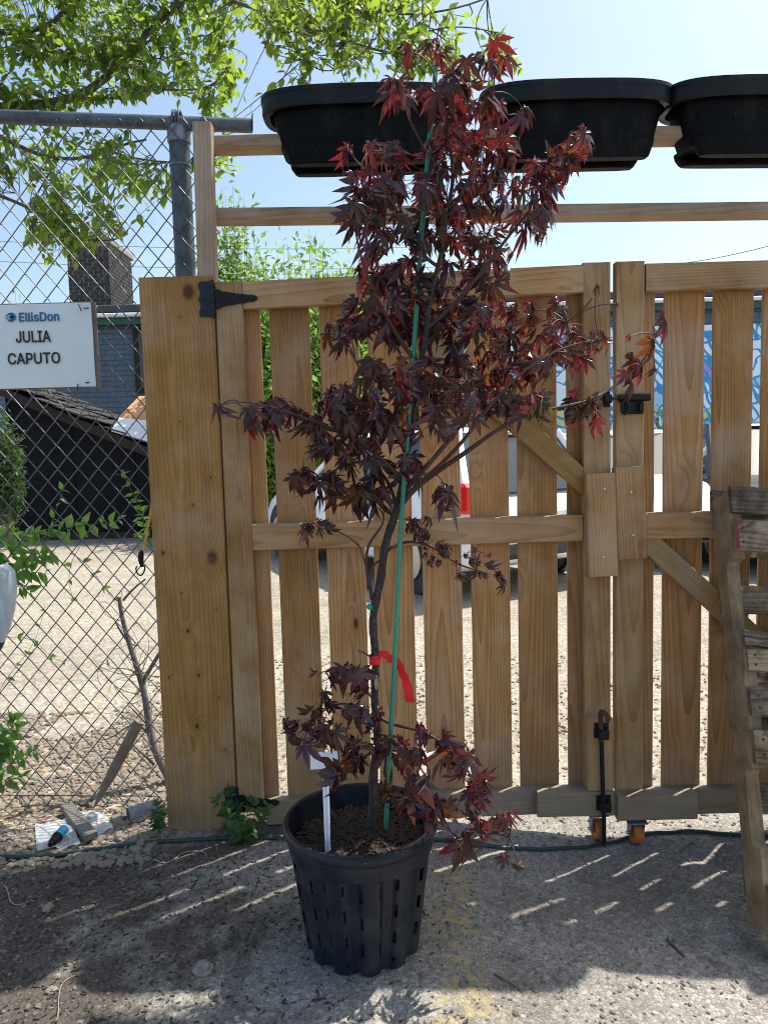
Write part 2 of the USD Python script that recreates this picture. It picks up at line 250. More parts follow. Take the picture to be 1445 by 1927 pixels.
leafmat('vine_leaf', (.05, .12, .022), (.10, .20, .03), (.22, .42, .05), .45, .42)
leafmat('weed_leaf', (.035, .085, .02), (.07, .14, .03), (.14, .28, .04), .4, .5)
leafmat('far_leaf', (.09, .16, .04), (.15, .25, .06), (.32, .48, .09), .5, .5)
leafmat('bush_leaf', (.03, .07, .018), (.07, .13, .03), (.14, .24, .03), .4, .5)

# ground: asphalt with chips in front, pale crushed stone behind the gate, dirt and mulch at the left
def ground_material(name):
    n = {'g': ('geometry', {}), 'sp': ('separate_xyz', {}),
         'v': ('voronoi_texture', {'scale': 95.0}), 'v2': ('voronoi_texture', {'scale': 210.0}), 've': ('voronoi_texture', {'scale': 95.0, 'feature': 'distance_to_edge'}),
         'vs': ('separate_color', {}), 'v2s': ('separate_color', {}),
         'chip': ('rgb_ramp', {'ramp': [(0.0, (.17, .158, .141)), (.4, (.245, .229, .205)), (.75, (.32, .298, .266)), (1.0, (.46, .43, .385))]}),
         'chip2': ('rgb_ramp', {'ramp': [(0.0, (.16, .148, .13)), (.6, (.295, .273, .24)), (1.0, (.44, .408, .36))]}),
         'cm': ('mix', {'fac': .45}), 'em': ('map_range', {'from_min': 0.0, 'from_max': .12, 'to_min': .6, 'to_max': 1.0, 'clamp': True}), 'emc': ('combine_color', {}), 'cmul': ('mix', {'mix_type': 'multiply', 'fac': .8}),
         'ln': ('noise_texture', {'scale': 2.3, 'detail': 6.0, 'roughness': .65}), 'lr': ('rgb_ramp', {'ramp': [(.3, (.62, .6, .58)), (.6, (1.1, 1.1, 1.1))]}), 'lmul': ('mix', {'mix_type': 'multiply', 'fac': 1.0}),
         # dark damp dirt patches
         'dn': ('noise_texture', {'scale': 1.6, 'detail': 7.0, 'roughness': .7, 'distortion': .4}), 'dx': ('map_range', {'from_min': -1.1, 'from_max': .3, 'to_min': .16, 'to_max': -.04, 'clamp': True}),
         'da': ('math', {'math_type': 'add'}), 'dm': ('map_range', {'range_type': 'smoothstep', 'from_min': .55, 'from_max': .66, 'to_min': 0, 'to_max': .85, 'clamp': True}),
         'dc': ('rgb_ramp', {'ramp': [(.2, (.03, .024, .019)), (.8, (.085, .067, .052))]}), 'dmix': ('mix', {}),
         # worn yellow paint
         'ym': ('mapping', {'scale': (1, 1, 1)}), 'yn': ('noise_texture', {'scale': 34.0, 'detail': 6.0, 'roughness': .75}), 'yn2': ('noise_texture', {'scale': 5.0, 'detail': 2.0}),
         'yw': ('math', {'math_type': 'multiply_add', 'value2': .16, 'value3': -.08}), 'ys': ('math', {'math_type': 'add'}), 'yc': ('math', {'math_type': 'subtract', 'value2': .175}), 'yab': ('math', {'math_type': 'absolute'}),
         'yb': ('map_range', {'from_min': .03, 'from_max': .085, 'to_min': 1, 'to_max': 0, 'clamp': True}), 'yy': ('map_range', {'from_min': 2.18, 'from_max': 2.30, 'to_min': 1, 'to_max': 0, 'clamp': True}),
         'yt': ('map_range', {'from_min': .46, 'from_max': .56, 'to_min': 0, 'to_max': .75, 'clamp': True}), 'y1': ('math', {'math_type': 'multiply'}), 'y2': ('math', {'math_type': 'multiply'}), 'ymix': ('mix', {'color2': (.40, .32, .13)}),
         # pale yard
         'yv': ('voronoi_texture', {'scale': 70.0}), 'yvs': ('separate_color', {}), 'yr': ('rgb_ramp', {'ramp': [(0, (.22, .195, .155)), (.5, (.31, .28, .228)), (1, (.44, .41, .35))]}),
         'ynm': ('mapping', {'scale': (.45, 1.6, 1)}), 'yn3': ('noise_texture', {'scale': 1.0, 'detail': 7.0, 'roughness': .72, 'distortion': .5}), 'yr3': ('rgb_ramp', {'ramp': [(.3, (.70, .68, .65)), (.5, (.98, .97, .95)), (.68, (1.12, 1.10, 1.06))]}), 'ymul': ('mix', {'mix_type': 'multiply', 'fac': 1}),
         'bn': ('noise_texture', {'scale': 3.0, 'detail': 4.0}), 'bo': ('math', {'math_type': 'multiply_add', 'value2': .5, 'value3': -.25}), 'by': ('math', {'math_type': 'add'}),
         'bm': ('map_range', {'range_type': 'smoothstep', 'from_min': 2.62, 'from_max': 2.95, 'to_min': 0, 'to_max': 1, 'clamp': True}), 'zone': ('mix', {}),
         # mulch strip at the left
         'mv': ('voronoi_texture', {'scale': 55.0}), 'mvs': ('separate_color', {}), 'mr': ('rgb_ramp', {'ramp': [(0, (.08, .06, .042)), (.5, (.22, .17, .12)), (1, (.45, .38, .28))]}),
         'mx': ('map_range', {'range_type': 'smoothstep', 'from_min': -.85, 'from_max': -.62, 'to_min': 1, 'to_max': 0, 'clamp': True}), 'mxo': ('math', {'math_type': 'add'}),
         'my': ('map_range', {'range_type': 'smoothstep', 'from_min': 2.32, 'from_max': 2.5, 'to_min': 0, 'to_max': 1, 'clamp': True}), 'my2': ('map_range', {'range_type': 'smoothstep', 'from_min': 3.0, 'from_max': 3.6, 'to_min': 1, 'to_max': 0, 'clamp': True}),
         'mm': ('math', {'math_type': 'multiply'}), 'mm2': ('math', {'math_type': 'multiply'}), 'mzone': ('mix', {}),
         'hb': ('mix_float', {'fac': .5}), 'b': ('bump', {'strength': .9, 'distance': .006}),
         'p': ('principled_bsdf', {'roughness': .9, 'specular_ior_level': .2})}
    l = [('g.position', x + '.vector') for x in ('v', 'v2', 've', 'sp', 'ln', 'dn', 'yn', 'yn2', 'yv', 'ynm', 'bn', 'mv')] + [('ynm.vector', 'yn3.vector')]
    l += [('v.color', 'vs.color'), ('v2.color', 'v2s.color'), ('vs.r', 'chip.fac'), ('v2s.r', 'chip2.fac'), ('chip.color', 'cm.color1'), ('chip2.color', 'cm.color2'),
          ('ve.distance', 'em.value'), ('em.result', 'emc.r'), ('em.result', 'emc.g'), ('em.result', 'emc.b'), ('cm.color', 'cmul.color1'), ('emc.color', 'cmul.color2'),
          ('ln.fac', 'lr.fac'), ('cmul.color', 'lmul.color1'), ('lr.color', 'lmul.color2'),
          ('sp.x', 'dx.value'), ('dn.fac', 'da.value1'), ('dx.result', 'da.value2'), ('da.value', 'dm.value'), ('v2s.g', 'dc.fac'), ('dm.result', 'dmix.fac'), ('lmul.color', 'dmix.color1'), ('dc.color', 'dmix.color2'),
          ('yn2.fac', 'yw.value1'), ('sp.x', 'ys.value1'), ('yw.value', 'ys.value2'), ('ys.value', 'yc.value1'), ('yc.value', 'yab.value1'), ('yab.value', 'yb.value'), ('sp.y', 'yy.value'), ('yn.fac', 'yt.value'),
          ('yb.result', 'y1.value1'), ('yt.result', 'y1.value2'), ('y1.value', 'y2.value1'), ('yy.result', 'y2.value2'), ('y2.value', 'ymix.fac'), ('dmix.color', 'ymix.color1'),
          ('yv.color', 'yvs.color'), ('yvs.r', 'yr.fac'), ('yn3.fac', 'yr3.fac'), ('yr.color', 'ymul.color1'), ('yr3.color', 'ymul.color2'),
          ('bn.fac', 'bo.value1'), ('sp.y', 'by.value1'), ('bo.value', 'by.value2'), ('by.value', 'bm.value'), ('bm.result', 'zone.fac'), ('ymix.color', 'zone.color1'), ('ymul.color', 'zone.color2'),
          ('mv.color', 'mvs.color'), ('mvs.r', 'mr.fac'), ('sp.x', 'mxo.value1'), ('bo.value', 'mxo.value2'), ('mxo.value', 'mx.value'), ('by.value', 'my.value'), ('by.value', 'my2.value'),
          ('mx.result', 'mm.value1'), ('my.result', 'mm.value2'), ('mm.value', 'mm2.value1'), ('my2.result', 'mm2.value2'), ('mm2.value', 'mzone.fac'), ('zone.color', 'mzone.color1'), ('mr.color', 'mzone.color2'),
          ('mzone.color', 'p.base_color'), ('vs.g', 'hb.a'), ('ve.distance', 'hb.b'), ('hb.result', 'b.height'), ('b.normal', 'p.normal')]
    mat(name, n, l)
ground_material('ground')

def wall_material(name, c1, c2, mortar, scale=1.0):
    mat(name, {'tc': ('texture_coordinate', {}), 'sp': ('separate_xyz', {}), 'cx': ('combine_xyz', {}),
        'b': ('brick_texture', {'scale': scale, 'brick_width': .42, 'row_height': .11, 'mortar_size': .010, 'color1': c1, 'color2': c2, 'mortar': mortar}),
        'bp': ('bump', {'strength': .5, 'distance': .01, 'invert': True}), 'p': ('principled_bsdf', {'roughness': .7})},
        [('tc.object', 'sp.vector'), ('sp.x', 'cx.x'), ('sp.z', 'cx.y'), ('cx.vector', 'b.vector'), ('b.color', 'p.base_color'), ('b.fac', 'bp.height'), ('bp.normal', 'p.normal')])
wall_material('blue_wall', (.085, .125, .165), (.07, .105, .14), (.04, .06, .08))
# painted mural: looping blue strokes on white with yellow and violet fields
mat('mural', {'tc': ('texture_coordinate', {}), 'fl': ('mapping', {'scale': (1, 0, 1)}), 'dn': ('noise_texture', {'scale': 1.4, 'detail': 2.0}), 'ds': ('vector_math', {'math_type': 'scale', 'scale': .9}), 'da': ('vector_math', {'math_type': 'add'}),
    'v': ('voronoi_texture', {'scale': 2.0, 'feature': 'distance_to_edge'}), 'vc': ('voronoi_texture', {'scale': 2.0}), 'vs': ('separate_color', {}),
    'w': ('wave_texture', {'wave_type': 'rings', 'rings_direction': 'y', 'scale': 2.1, 'distortion': 7.0, 'detail': 1.0, 'detail_scale': .8}),
    'ed': ('map_range', {'from_min': .035, 'from_max': .05, 'to_min': 1, 'to_max': 0, 'clamp': True}), 'wl': ('map_range', {'from_min': .66, 'from_max': .74, 'to_min': 0, 'to_max': 1, 'clamp': True}),
    'wm': ('math', {'math_type': 'greater_than', 'value2': .35}), 'wl2': ('math', {'math_type': 'multiply'}), 'mx': ('math', {'math_type': 'maximum'}),
    'fill': ('rgb_ramp', {'interpolate': False, 'ramp': [(0, (.68, .78, .82)), (.62, (.30, .56, .74)), (.68, (.70, .79, .82)), (.84, (.60, .58, .2)), (.90, (.32, .26, .58)), (.95, (.3, .6, .75))]}),
    'm': ('mix', {'color2': (.03, .26, .55)}), 'p': ('principled_bsdf', {'roughness': .6})},
    [('tc.object', 'fl.vector'), ('fl.vector', 'dn.vector'), ('dn.color', 'ds.vector1'), ('fl.vector', 'da.vector1'), ('ds.vector', 'da.vector2'), ('da.vector', 'v.vector'), ('da.vector', 'vc.vector'), ('fl.vector', 'w.vector'),
     ('vc.color', 'vs.color'), ('vs.g', 'wm.value1'), ('v.distance', 'ed.value'), ('w.fac', 'wl.value'), ('wl.result', 'wl2.value1'), ('wm.value', 'wl2.value2'), ('ed.result', 'mx.value1'), ('wl2.value', 'mx.value2'),
     ('vs.r', 'fill.fac'), ('fill.color', 'm.color1'), ('mx.value', 'm.fac'), ('m.color', 'p.base_color')])
mat('thin_plastic', {'p': ('principled_bsdf', {'base_color': (.62, .66, .68), 'roughness': .3, 'specular_ior_level': .6}), 't': ('transparent_bsdf', {}), 'n': ('noise_texture', {'scale': 25.0, 'detail': 4.0}), 'g': ('geometry', {}),
    'r': ('map_range', {'from_min': .3, 'from_max': .7, 'to_min': .25, 'to_max': .6, 'clamp': True}), 'm': ('mix_closure', {})},
    [('g.position', 'n.vector'), ('n.fac', 'r.value'), ('r.result', 'm.fac'), ('p.BSDF', 'm.closure1'), ('t.BSDF', 'm.closure2')], surface='m.closure')
mat('mulch_chip', {'g': ('geometry', {}), 'r': ('rgb_ramp', {'ramp': [(0, (.035, .019, .012)), (.6, (.11, .062, .036)), (1, (.28, .17, .095))]}), 'p': ('principled_bsdf', {'roughness': .85})}, [('g.random_per_island', 'r.fac'), ('r.color', 'p.base_color')])
mat('litter_mix', {'g': ('geometry', {}), 'r': ('rgb_ramp', {'ramp': [(0, (.05, .034, .024)), (.6, (.12, .085, .06)), (1, (.27, .20, .13))]}), 'p': ('principled_bsdf', {'roughness': .9})}, [('g.random_per_island', 'r.fac'), ('r.color', 'p.base_color')])
mat('pebble_mix', {'g': ('geometry', {}), 'r': ('rgb_ramp', {'ramp': [(0, (.20, .17, .13)), (.5, (.34, .30, .235)), (1, (.54, .49, .41))]}), 'p': ('principled_bsdf', {'roughness': .85})}, [('g.random_per_island', 'r.fac'), ('r.color', 'p.base_color')])
mat('chip_mix', {'g': ('geometry', {}), 'r': ('rgb_ramp', {'ramp': [(0, (.15, .14, .125)), (.55, (.25, .235, .21)), (1, (.44, .41, .37))]}), 'p': ('principled_bsdf', {'roughness': .85})}, [('g.random_per_island', 'r.fac'), ('r.color', 'p.base_color')])

# ---------------------------------------------------------------- mesh helpers
def frame(A, B, back=(0, 1, 0)):
    A, B = np.array(A, float), np.array(B, float); z = B - A; L = np.linalg.norm(z); z /= L
    y = np.array(back, float); y -= z * (y @ z); y /= np.linalg.norm(y); x = np.cross(y, z)
    T = np.eye(4); T[:3, 0], T[:3, 1], T[:3, 2], T[:3, 3] = x, y, z, A
    return T, L
def prism(w, t, L, c=0.003):
    """board along z: x in +-w/2, y in 0..t, eased edges"""
    a, c = w / 2, min(c, w / 3, t / 3)
    ring = np.array([(-a + c, 0), (a - c, 0), (a, c), (a, t - c), (a - c, t), (-a + c, t), (-a, t - c), (-a, c)])
    n = len(ring)
    v = np.vstack([np.c_[ring, np.zeros(n)], np.c_[ring, np.full(n, L)], [[0, t / 2, 0], [0, t / 2, L]]])
    f = []
    for i in range(n):
        j = (i + 1) % n; f += [(i, j, n + j), (i, n + j, n + i), (2 * n, j, i), (2 * n + 1, n + i, n + j)]
    return v, np.array(f)
def board(parent, name, A, B, w, t, mat, back=(0, 1, 0), c=0.003, label=None, mesh=None, off=None):
    """A, B: ends of the centre line of the front face; grain along AB; every board gets its own piece of grain"""
    T, L = frame(A, B, back)
    v, f = mesh if mesh is not None else prism(w, t, L, c)
    if off is None: off = np.array([RND.uniform(-.05, .05), RND.uniform(.02, .09) * RND.choice((-1, 1)), RND.uniform(-2, 2)])
    T2 = T.copy(); T2[:3, 3] = T[:3, 3] - T[:3, :3] @ off
    return part(parent, name, (v + off, f), mat, 30, label, mtx=T2)
def box(x0, x1, y0, y1, z0, z1, bevel=0.0):
    if bevel:
        s = [m3.Manifold.cube((x1 - x0 - 2 * bevel * (k != 0), y1 - y0 - 2 * bevel * (k != 1), z1 - z0 - 2 * bevel * (k != 2)), True) for k in range(3)]
        m = m3.Manifold.batch_hull(s).translate(((x0 + x1) / 2, (y0 + y1) / 2, (z0 + z1) / 2))
        q = m.to_mesh(); return np.array(q.vert_properties[:, :3], float), np.array(q.tri_verts)
    b = trimesh.creation.box((x1 - x0, y1 - y0, z1 - z0)); b.apply_translation(((x0 + x1) / 2, (y0 + y1) / 2, (z0 + z1) / 2))
    return np.array(b.vertices), np.array(b.faces)
def tube(pts, radii, sides=7, cap=True):
    p = np.asarray(pts, float); n = len(p); r = np.broadcast_to(np.asarray(radii, float), (n,))
    t = np.gradient(p, axis=0); t /= np.linalg.norm(t, axis=1, keepdims=True) + 1e-12
    a = np.zeros_like(p); ref = np.array([0, 0, 1.0]) if abs(t[0, 2]) < .8 else np.array([1.0, 0, 0])
    for i in range(n):
        ref = ref - t[i] * (ref @ t[i]); ref /= np.linalg.norm(ref) + 1e-12; a[i] = ref
    b = np.cross(t, a); ang = np.arange(sides) * 2 * np.pi / sides
    v = (p[:, None] + r[:, None, None] * (np.cos(ang)[None, :, None] * a[:, None] + np.sin(ang)[None, :, None] * b[:, None])).reshape(-1, 3)
    i, j = np.meshgrid(np.arange(n - 1), np.arange(sides), indexing='ij'); k = (j + 1) % sides
    q = np.stack([i * sides + j, i * sides + k, (i + 1) * sides + k, (i + 1) * sides + j], -1).reshape(-1, 4)
    f = np.vstack([q[:, [0, 1, 2]], q[:, [0, 2, 3]]])
    if cap:
        v = np.vstack([v, p[:1], p[-1:]]); m = n * sides; e = np.arange(sides); e2 = (e + 1) % sides
        f = np.vstack([f, np.c_[np.full(sides, m), e2, e], np.c_[np.full(sides, m + 1), (n - 1) * sides + e, (n - 1) * sides + e2]])
    return v, f
def join(ms):
    V, Fs, o = [], [], 0
    for v, f in ms:
        V.append(np.asarray(v)); Fs.append(np.asarray(f) + o); o += len(v)
    return np.vstack(V), np.vstack(Fs)
def spline(pts, n=24):
    p = np.asarray(pts, float)
    if len(p) < 3: return p[0] + (p[-1] - p[0]) * np.linspace(0, 1, n)[:, None]
    from scipy.interpolate import CubicSpline
    s = np.r_[0, np.cumsum(np.linalg.norm(np.diff(p, axis=0), axis=1))]
    return CubicSpline(s, p)(np.linspace(0, s[-1], n))
def loft(rings, close_ends=True):
    k, n = len(rings), len(rings[0]); v = np.vstack(rings)
    f = []
    for i in range(k - 1):
        for j in range(n):
            a, b, c, d = i * n + j, i * n + (j + 1) % n, (i + 1) * n + (j + 1) % n, (i + 1) * n + j
            f += [(a, b, c), (a, c, d)]
    if close_ends:
        v = np.vstack([v, rings[0].mean(0), rings[-1].mean(0)]); m = k * n
        for j in range(n):
            f += [(m, (j + 1) % n, j), (m + 1, (k - 1) * n + j, (k - 1) * n + (j + 1) % n)]
    return v, np.array(f)
def lathe(profile, n=32):
    a = np.arange(n) * 2 * np.pi / n
    return loft([np.c_[r * np.cos(a), r * np.sin(a), np.full(n, z)] for r, z in profile])
def place(mesh, T): v, f = mesh; return v @ T[:3, :3].T + T[:3, 3], f
def basis(z, up=(0, 0, 1), at=(0, 0, 0)):
    z = np.array(z, float); z /= np.linalg.norm(z); x = np.cross(up, z)
    if np.linalg.norm(x) < 1e-6: x = np.cross((1, 0, 0), z)
    x /= np.linalg.norm(x); T = np.eye(4); T[:3, 0], T[:3, 1], T[:3, 2], T[:3, 3] = x, np.cross(z, x), z, at; return T
def extrude(poly, d):
    """shapely polygon (x, y) extruded along z by d"""
    m = trimesh.creation.extrude_polygon(poly, d, engine='earcut'); return np.array(m.vertices), np.array(m.faces)
def facing(at):
    """local x right, y up, z towards the camera side (-Y)"""
    T = np.eye(4); T[:3, 0] = (1, 0, 0); T[:3, 1] = (0, 0, 1); T[:3, 2] = (0, -1, 0); T[:3, 3] = at; return T

# ================================================================ ground
gx = np.concatenate([[-400, -120, -40, -15, -7, -4], np.arange(-2.6, 2.61, .02), [4, 7, 15, 40, 120, 400]])
gy = np.concatenate([[-60, -20, -6, -2, 0, .7], np.arange(1.2, 3.61, .02), [3.8, 4.1, 4.4, 4.7, 5.0, 5.3, 5.7, 7, 10, 15, 30, 80, 400]])
X, Y = np.meshgrid(gx, gy); pts = np.stack([X, Y, np.zeros_like(X)], -1)
near = np.clip(1.3 - np.abs(Y - 2.2) * .5, 0, 1) * (np.abs(X) < 2.65)
def height(x, y):
    p = np.stack([x, y, np.zeros_like(x)], -1)
    return (meshkit.fbm(p * 2.2, 3, 3) - .5) * .028 + (meshkit.fbm(p * 22, 2, 5) - .5) * .009
Z = height(X, Y) * near * ((Y > 1.15) & (Y < 3.65)) + lie(X, Y)
Z -= .045 * np.exp(-(((X - 1.06) / .07) ** 2 + ((Y - 2.36) / .055) ** 2))           # the small hole by the pallet
nx, ny = len(gx), len(gy); ii, jj = np.meshgrid(np.arange(ny - 1), np.arange(nx - 1), indexing='ij')
q = np.stack([ii * nx + jj, ii * nx + jj + 1, (ii + 1) * nx + jj + 1, (ii + 1) * nx + jj], -1).reshape(-1, 4)
solo('ground', (np.stack([X, Y, Z], -1).reshape(-1, 3), np.vstack([q[:, [0, 1, 2]], q[:, [0, 2, 3]]])), 'ground', 'grey worn gravel asphalt with pale crushed stone beyond the gate', 'ground', kind='structure', smooth=True)
def gz(x, y): return float(height(np.array(x), np.array(y)) * np.clip(1.3 - abs(y - 2.2) * .5, 0, 1) + lie(x, y))

def scatter(n, xr, yr, sr, flat, seed, dens=None):
    R = np.random.default_rng(seed); base = trimesh.creation.icosphere(0); bv, bf = np.array(base.vertices), np.array(base.faces); out = []
    while len(out) < n:
        x, y = R.uniform(*xr), R.uniform(*yr)
        if dens is not None and R.random() > dens(x, y): continue
        s = R.uniform(*sr) * (1 + R.exponential(.25)); a = R.uniform(0, 2 * np.pi); c_, s_ = math.cos(a), math.sin(a)
        v = bv * (1 + R.uniform(-.3, .3, (len(bv), 1))) * (s, s * R.uniform(.55, 1), s * flat)
        v = v @ np.array([[c_, s_, 0], [-s_, c_, 0], [0, 0, 1]]) + (x, y, gz(x, y) + s * flat * .35); out.append((v, bf))
    return join(out)
solo('gravel_chips', scatter(3600, (-1.35, 1.35), (1.45, 2.6), (.0022, .0055), .6, 11), 'chip_mix', 'loose grey stone chips strewn over the asphalt', 'gravel', kind='stuff', smooth=False)
mul = lambda x, y: float(x < -.80 or y > 2.46) * float(np.clip((-.66 - x) / .1 + (y - 2.5) * .6, 0, 1)) * float(meshkit.noise(np.array([x * 5, y * 5, 0.])) > .3)
solo('woodchip_mulch', scatter(5200, (-2.1, -.3), (2.28, 3.7), (.006, .014), .5, 12, mul), 'pebble_mix', 'pale chips and pebbles heaped along the wire fence', 'mulch', kind='stuff', smooth=False)
solo('yard_gravel', scatter(4200, (-1.4, 1.9), (2.6, 4.6), (.004, .009), .6, 13), 'pebble_mix', 'pale crushed stone of the sunlit yard behind the gate', 'gravel', kind='stuff', smooth=False)
def litter(n, seed):
    R = np.random.default_rng(seed); out = []
    for _ in range(n):
        x, y = R.uniform(-1.3, .2), R.uniform(1.45, 2.35)
        if R.random() > np.clip(.15 + (-x) * .8, 0, 1): continue
        a, L = R.uniform(0, 6.28), R.uniform(.0015, .0055) * (1 + R.exponential(.35)); z = gz(x, y) + .003
        d = np.array([math.cos(a), math.sin(a), R.uniform(-.1, .1)]); e = np.array([-d[1], d[0], 0]) * L * R.uniform(.12, .5); c_ = np.array([x, y, z]); up = np.array([0, 0, .003])
        v = np.array([c_ - d * L - e * R.uniform(.1, 1), c_ - d * L * R.uniform(.4, 1) + e, c_ + d * L + e * R.uniform(-.4, .5), c_ + d * L * R.uniform(.3, .9) - e]); v = np.vstack([v, v - up + [0, 0, -.002]])
        out.append((v, np.array([(0, 2, 1), (0, 3, 2), (4, 5, 6), (4, 6, 7), (0, 1, 5), (0, 5, 4), (1, 2, 6), (1, 6, 5), (2, 3, 7), (2, 7, 6), (3, 0, 4), (3, 4, 7)])))
    return join(out)
solo('bark_litter', litter(3400, 5), 'litter_mix', 'dark shreds of bark and dead leaf on the asphalt', 'litter', kind='stuff', smooth=False)

# ================================================================ gate
YF, YP = 2.49, 2.528           # front of the frames, front of the pickets
T2, TP = 0.038, 0.0125
def px_x(px, py, Y): return P(px, py, Y)[0]
gl = thing('gate_leaf', 'left wooden gate leaf of tan pickets behind the potted red tree', 'gate', (px_x(405, 1400, YF), YF, 0))
gr = thing('gate_leaf', 'right wooden gate leaf of tan pickets partly hidden by the leaning pallet', 'gate', (px_x(1160, 1400, YF), YF, 0))
W4 = 0.089
def vboard(parent, name, x0, x1, z0, z1, Y, t, mat, **k): return board(parent, name, ((x0 + x1) / 2, Y, z0), ((x0 + x1) / 2, Y, z1), x1 - x0, t, mat, **k)
def railb(parent, name, a, b, w, Y, t, mat, **k):
    """a, b: pixels of the rail's top left and top right front corners"""
    A, B = P(*a, Y), P(*b, Y); d = (0, 0, -w / 2); return board(parent, name, A + d, B + d, w, t, mat, **k)
xa = px_x(404, 560, YF) + .002; xs = xa + W4
xb = px_x(1099, 1100, YF); xc = px_x(1149, 1100, YF)
zt = lambda px, py: P(px, py, YF)[2]
vboard(gl, 'stile', xa, xs, .055, zt(430, 529), YF, T2, 'frame_wood')
vboard(gl, 'stile', xb, xc, .10, zt(1125, 493), YF, T2, 'frame_wood')
railb(gl, 'rail', (456, 529), (1099, 497), W4, YF + .001, T2, 'frame_wood')
railb(gl, 'rail', (474, 987), (1097, 969), W4, YF + .001, T2, 'frame_wood')
railb(gl, 'rail', (500, 1508), (1102, 1484), W4, YF + .001, T2, 'bottom_wood', label='weathered grey bottom rail')
zlo, zhi = .075, lambda x: np.interp(x, [-.5, .7], [zt(456, 529), zt(1099, 497)]) - .012
def pk(parent, a, b, hi): vboard(parent, 'picket', px_x(a + .8, 1044, YP), px_x(b - .8, 1044, YP), zlo, hi, YP + RND.uniform(0, .002), TP, 'picket_wood', c=.002)
for a, b in ((470, 508), (523, 598), (614, 687.5), (702.5, 778), (794, 869), (885.5, 960), (974, 1050), (1067, 1142)):
    pk(gl, a, b, zhi(px_x((a + b) / 2, 1044, YP)))
br = board(gl, 'brace', P(715, 567, YF + .004) , P(1112, 918, YF + .004), .072, .03, 'brace_wood')
# right leaf
xd, xe = px_x(1159, 1100, YF), px_x(1211, 1100, YF)
vboard(gr, 'stile', xd, xe, .095, zt(1187, 491), YF, T2, 'frame_wood')
Rr = lambda px, py: (px, py)
railb(gr, 'rail', (1216, 495), (2110, 470), W4, YF + .001, T2, 'frame_wood')
railb(gr, 'rail', (1212, 966), (2110, 942), W4, YF + .001, T2, 'frame_wood')
railb(gr, 'rail', (1206, 1490), (2110, 1466), W4, YF + .001, T2, 'bottom_wood', label='weathered grey bottom rail')
for a, b in ((1166, 1231), (1246.5, 1322), (1336.5, 1412), (1427, 1502), (1517, 1592), (1607, 1682), (1697, 1772)):
    pk(gr, a, b, zt(1300, 491) - .012)
board(gr, 'brace', P(1205, 1005, YF + .004), P(1640, 1400, YF + .004), .072, .03, 'brace_wood')
vboard(gr, 'stile', px_x(1990, 1044, YF), px_x(2045, 1044, YF), .06, zt(1187, 491), YF, T2, 'frame_wood')
# blocks
def screw(parent, p, r=.0048, m='steel'):
    s = lathe([(0.0001, 0), (r, .0005), (r, .0018), (r * .8, .0026), (.0001, .0026)], 10); part(parent, 'screw', place(s, basis((0, -1, 0), at=p)), m)
Yk = YF - T2
bl = board(gl, 'latch_block', P(1130, 891, Yk), P(1136.5, 1085, Yk), .098, .0375, 'frame_wood')
bR = board(gr, 'latch_block', P(1185, 878.5, Yk), P(1191.5, 1051.5, Yk), .098, .0375, 'frame_wood')
for p in ((1137, 920), (1135, 1048)): screw(gl, P(*p, Yk - .001))
for p in ((1187, 926), (1191, 1007)): screw(gr, P(*p, Yk - .001))
board(gl, 'foot_block', P(1012, 1516, Yk), P(1155, 1513, Yk), W4, .0375, 'bottom_wood')
board(gr, 'foot_block', P(1163, 1523, Yk - .012), P(1313, 1519, Yk - .012), W4, .0495, 'bottom_wood')
zb = P(1130, 1489, Yk)[2]
vboard(gl, 'bolt_block', px_x(1107, 1420, Yk), px_x(1154, 1420, Yk), zb + .001, P(1130, 1354, Yk)[2], Yk, .0375, 'frame_wood')
# drop bolt (rod, two guides, bent handle)
Yr = Yk - .018
rod = [P(1131, 1376, Yr), P(1137, 1588, Yr)]
dbp = part(gl, 'drop_bolt', tube(spline(rod, 10), .0075, 10), 'black_iron')
hand = [P(1131.5, 1395, Yr), P(1131, 1372, Yr), P(1130, 1355, Yr - .003), P(1133, 1340, Yr - .02), P(1140, 1345, Yr - .032), P(1142, 1358, Yr - .036)]
part(dbp, 'handle', tube(spline(hand, 18), .0085, 10), 'rusty_iron')
for py, wpx in ((1374, 27), (1510, 28)):
    c = P(1131 + (py - 1374) * .03, py, Yk); w = .05
    part(dbp, 'guide', box(c[0] - w / 2, c[0] + w / 2, Yk - .004, Yk - .0005, c[2] - .028, c[2] + .026, .0015), 'black_iron')
    part(dbp, 'guide', box(c[0] - .017, c[0] + .019, Yk - .034, Yk - .004, c[2] - .024, c[2] + .010, .004), 'black_iron')
# sliding latch
lt = thing('slide_latch', 'black iron slide bolt latch with round pull on the right gate stile', 'latch', P(1190, 755, YF))
part(lt, 'bolt_tube', tube([P(1163, 749, YF - .012), P(1222, 747, YF - .012)], .0125, 14), 'black_iron')
part(lt, 'bolt_rod', tube([P(1130, 750, YF - .012), P(1170, 749, YF - .012)], .005, 10), 'rusty_iron')
c = P(1190, 762, YF); part(lt, 'plate', box(c[0] - .036, c[0] + .036, YF - .005, YF - .0005, c[2] - .03, c[2] + .036, .0015), 'black_iron')
a_ = np.linspace(0, 2 * np.pi, 26); cr = P(1176, 766, YF - .024)
part(lt, 'pull_ring', tube(np.c_[cr[0] + .011 * np.cos(a_), np.full(26, cr[1]), cr[2] + .022 * np.sin(a_)], .005, 8, cap=False), 'black_iron')
c = P(1206, 766, YF - .012); part(lt, 'lug', box(c[0] - .008, c[0] + .008, YF - .02, YF - .005, c[2] - .016, c[2] + .014, .003), 'black_iron')
kp = thing('latch_keeper', 'black iron latch keeper on the left gate stile beside the bolt end', 'latch keeper', P(1140, 751, YF))
c = P(1140, 751, YF)
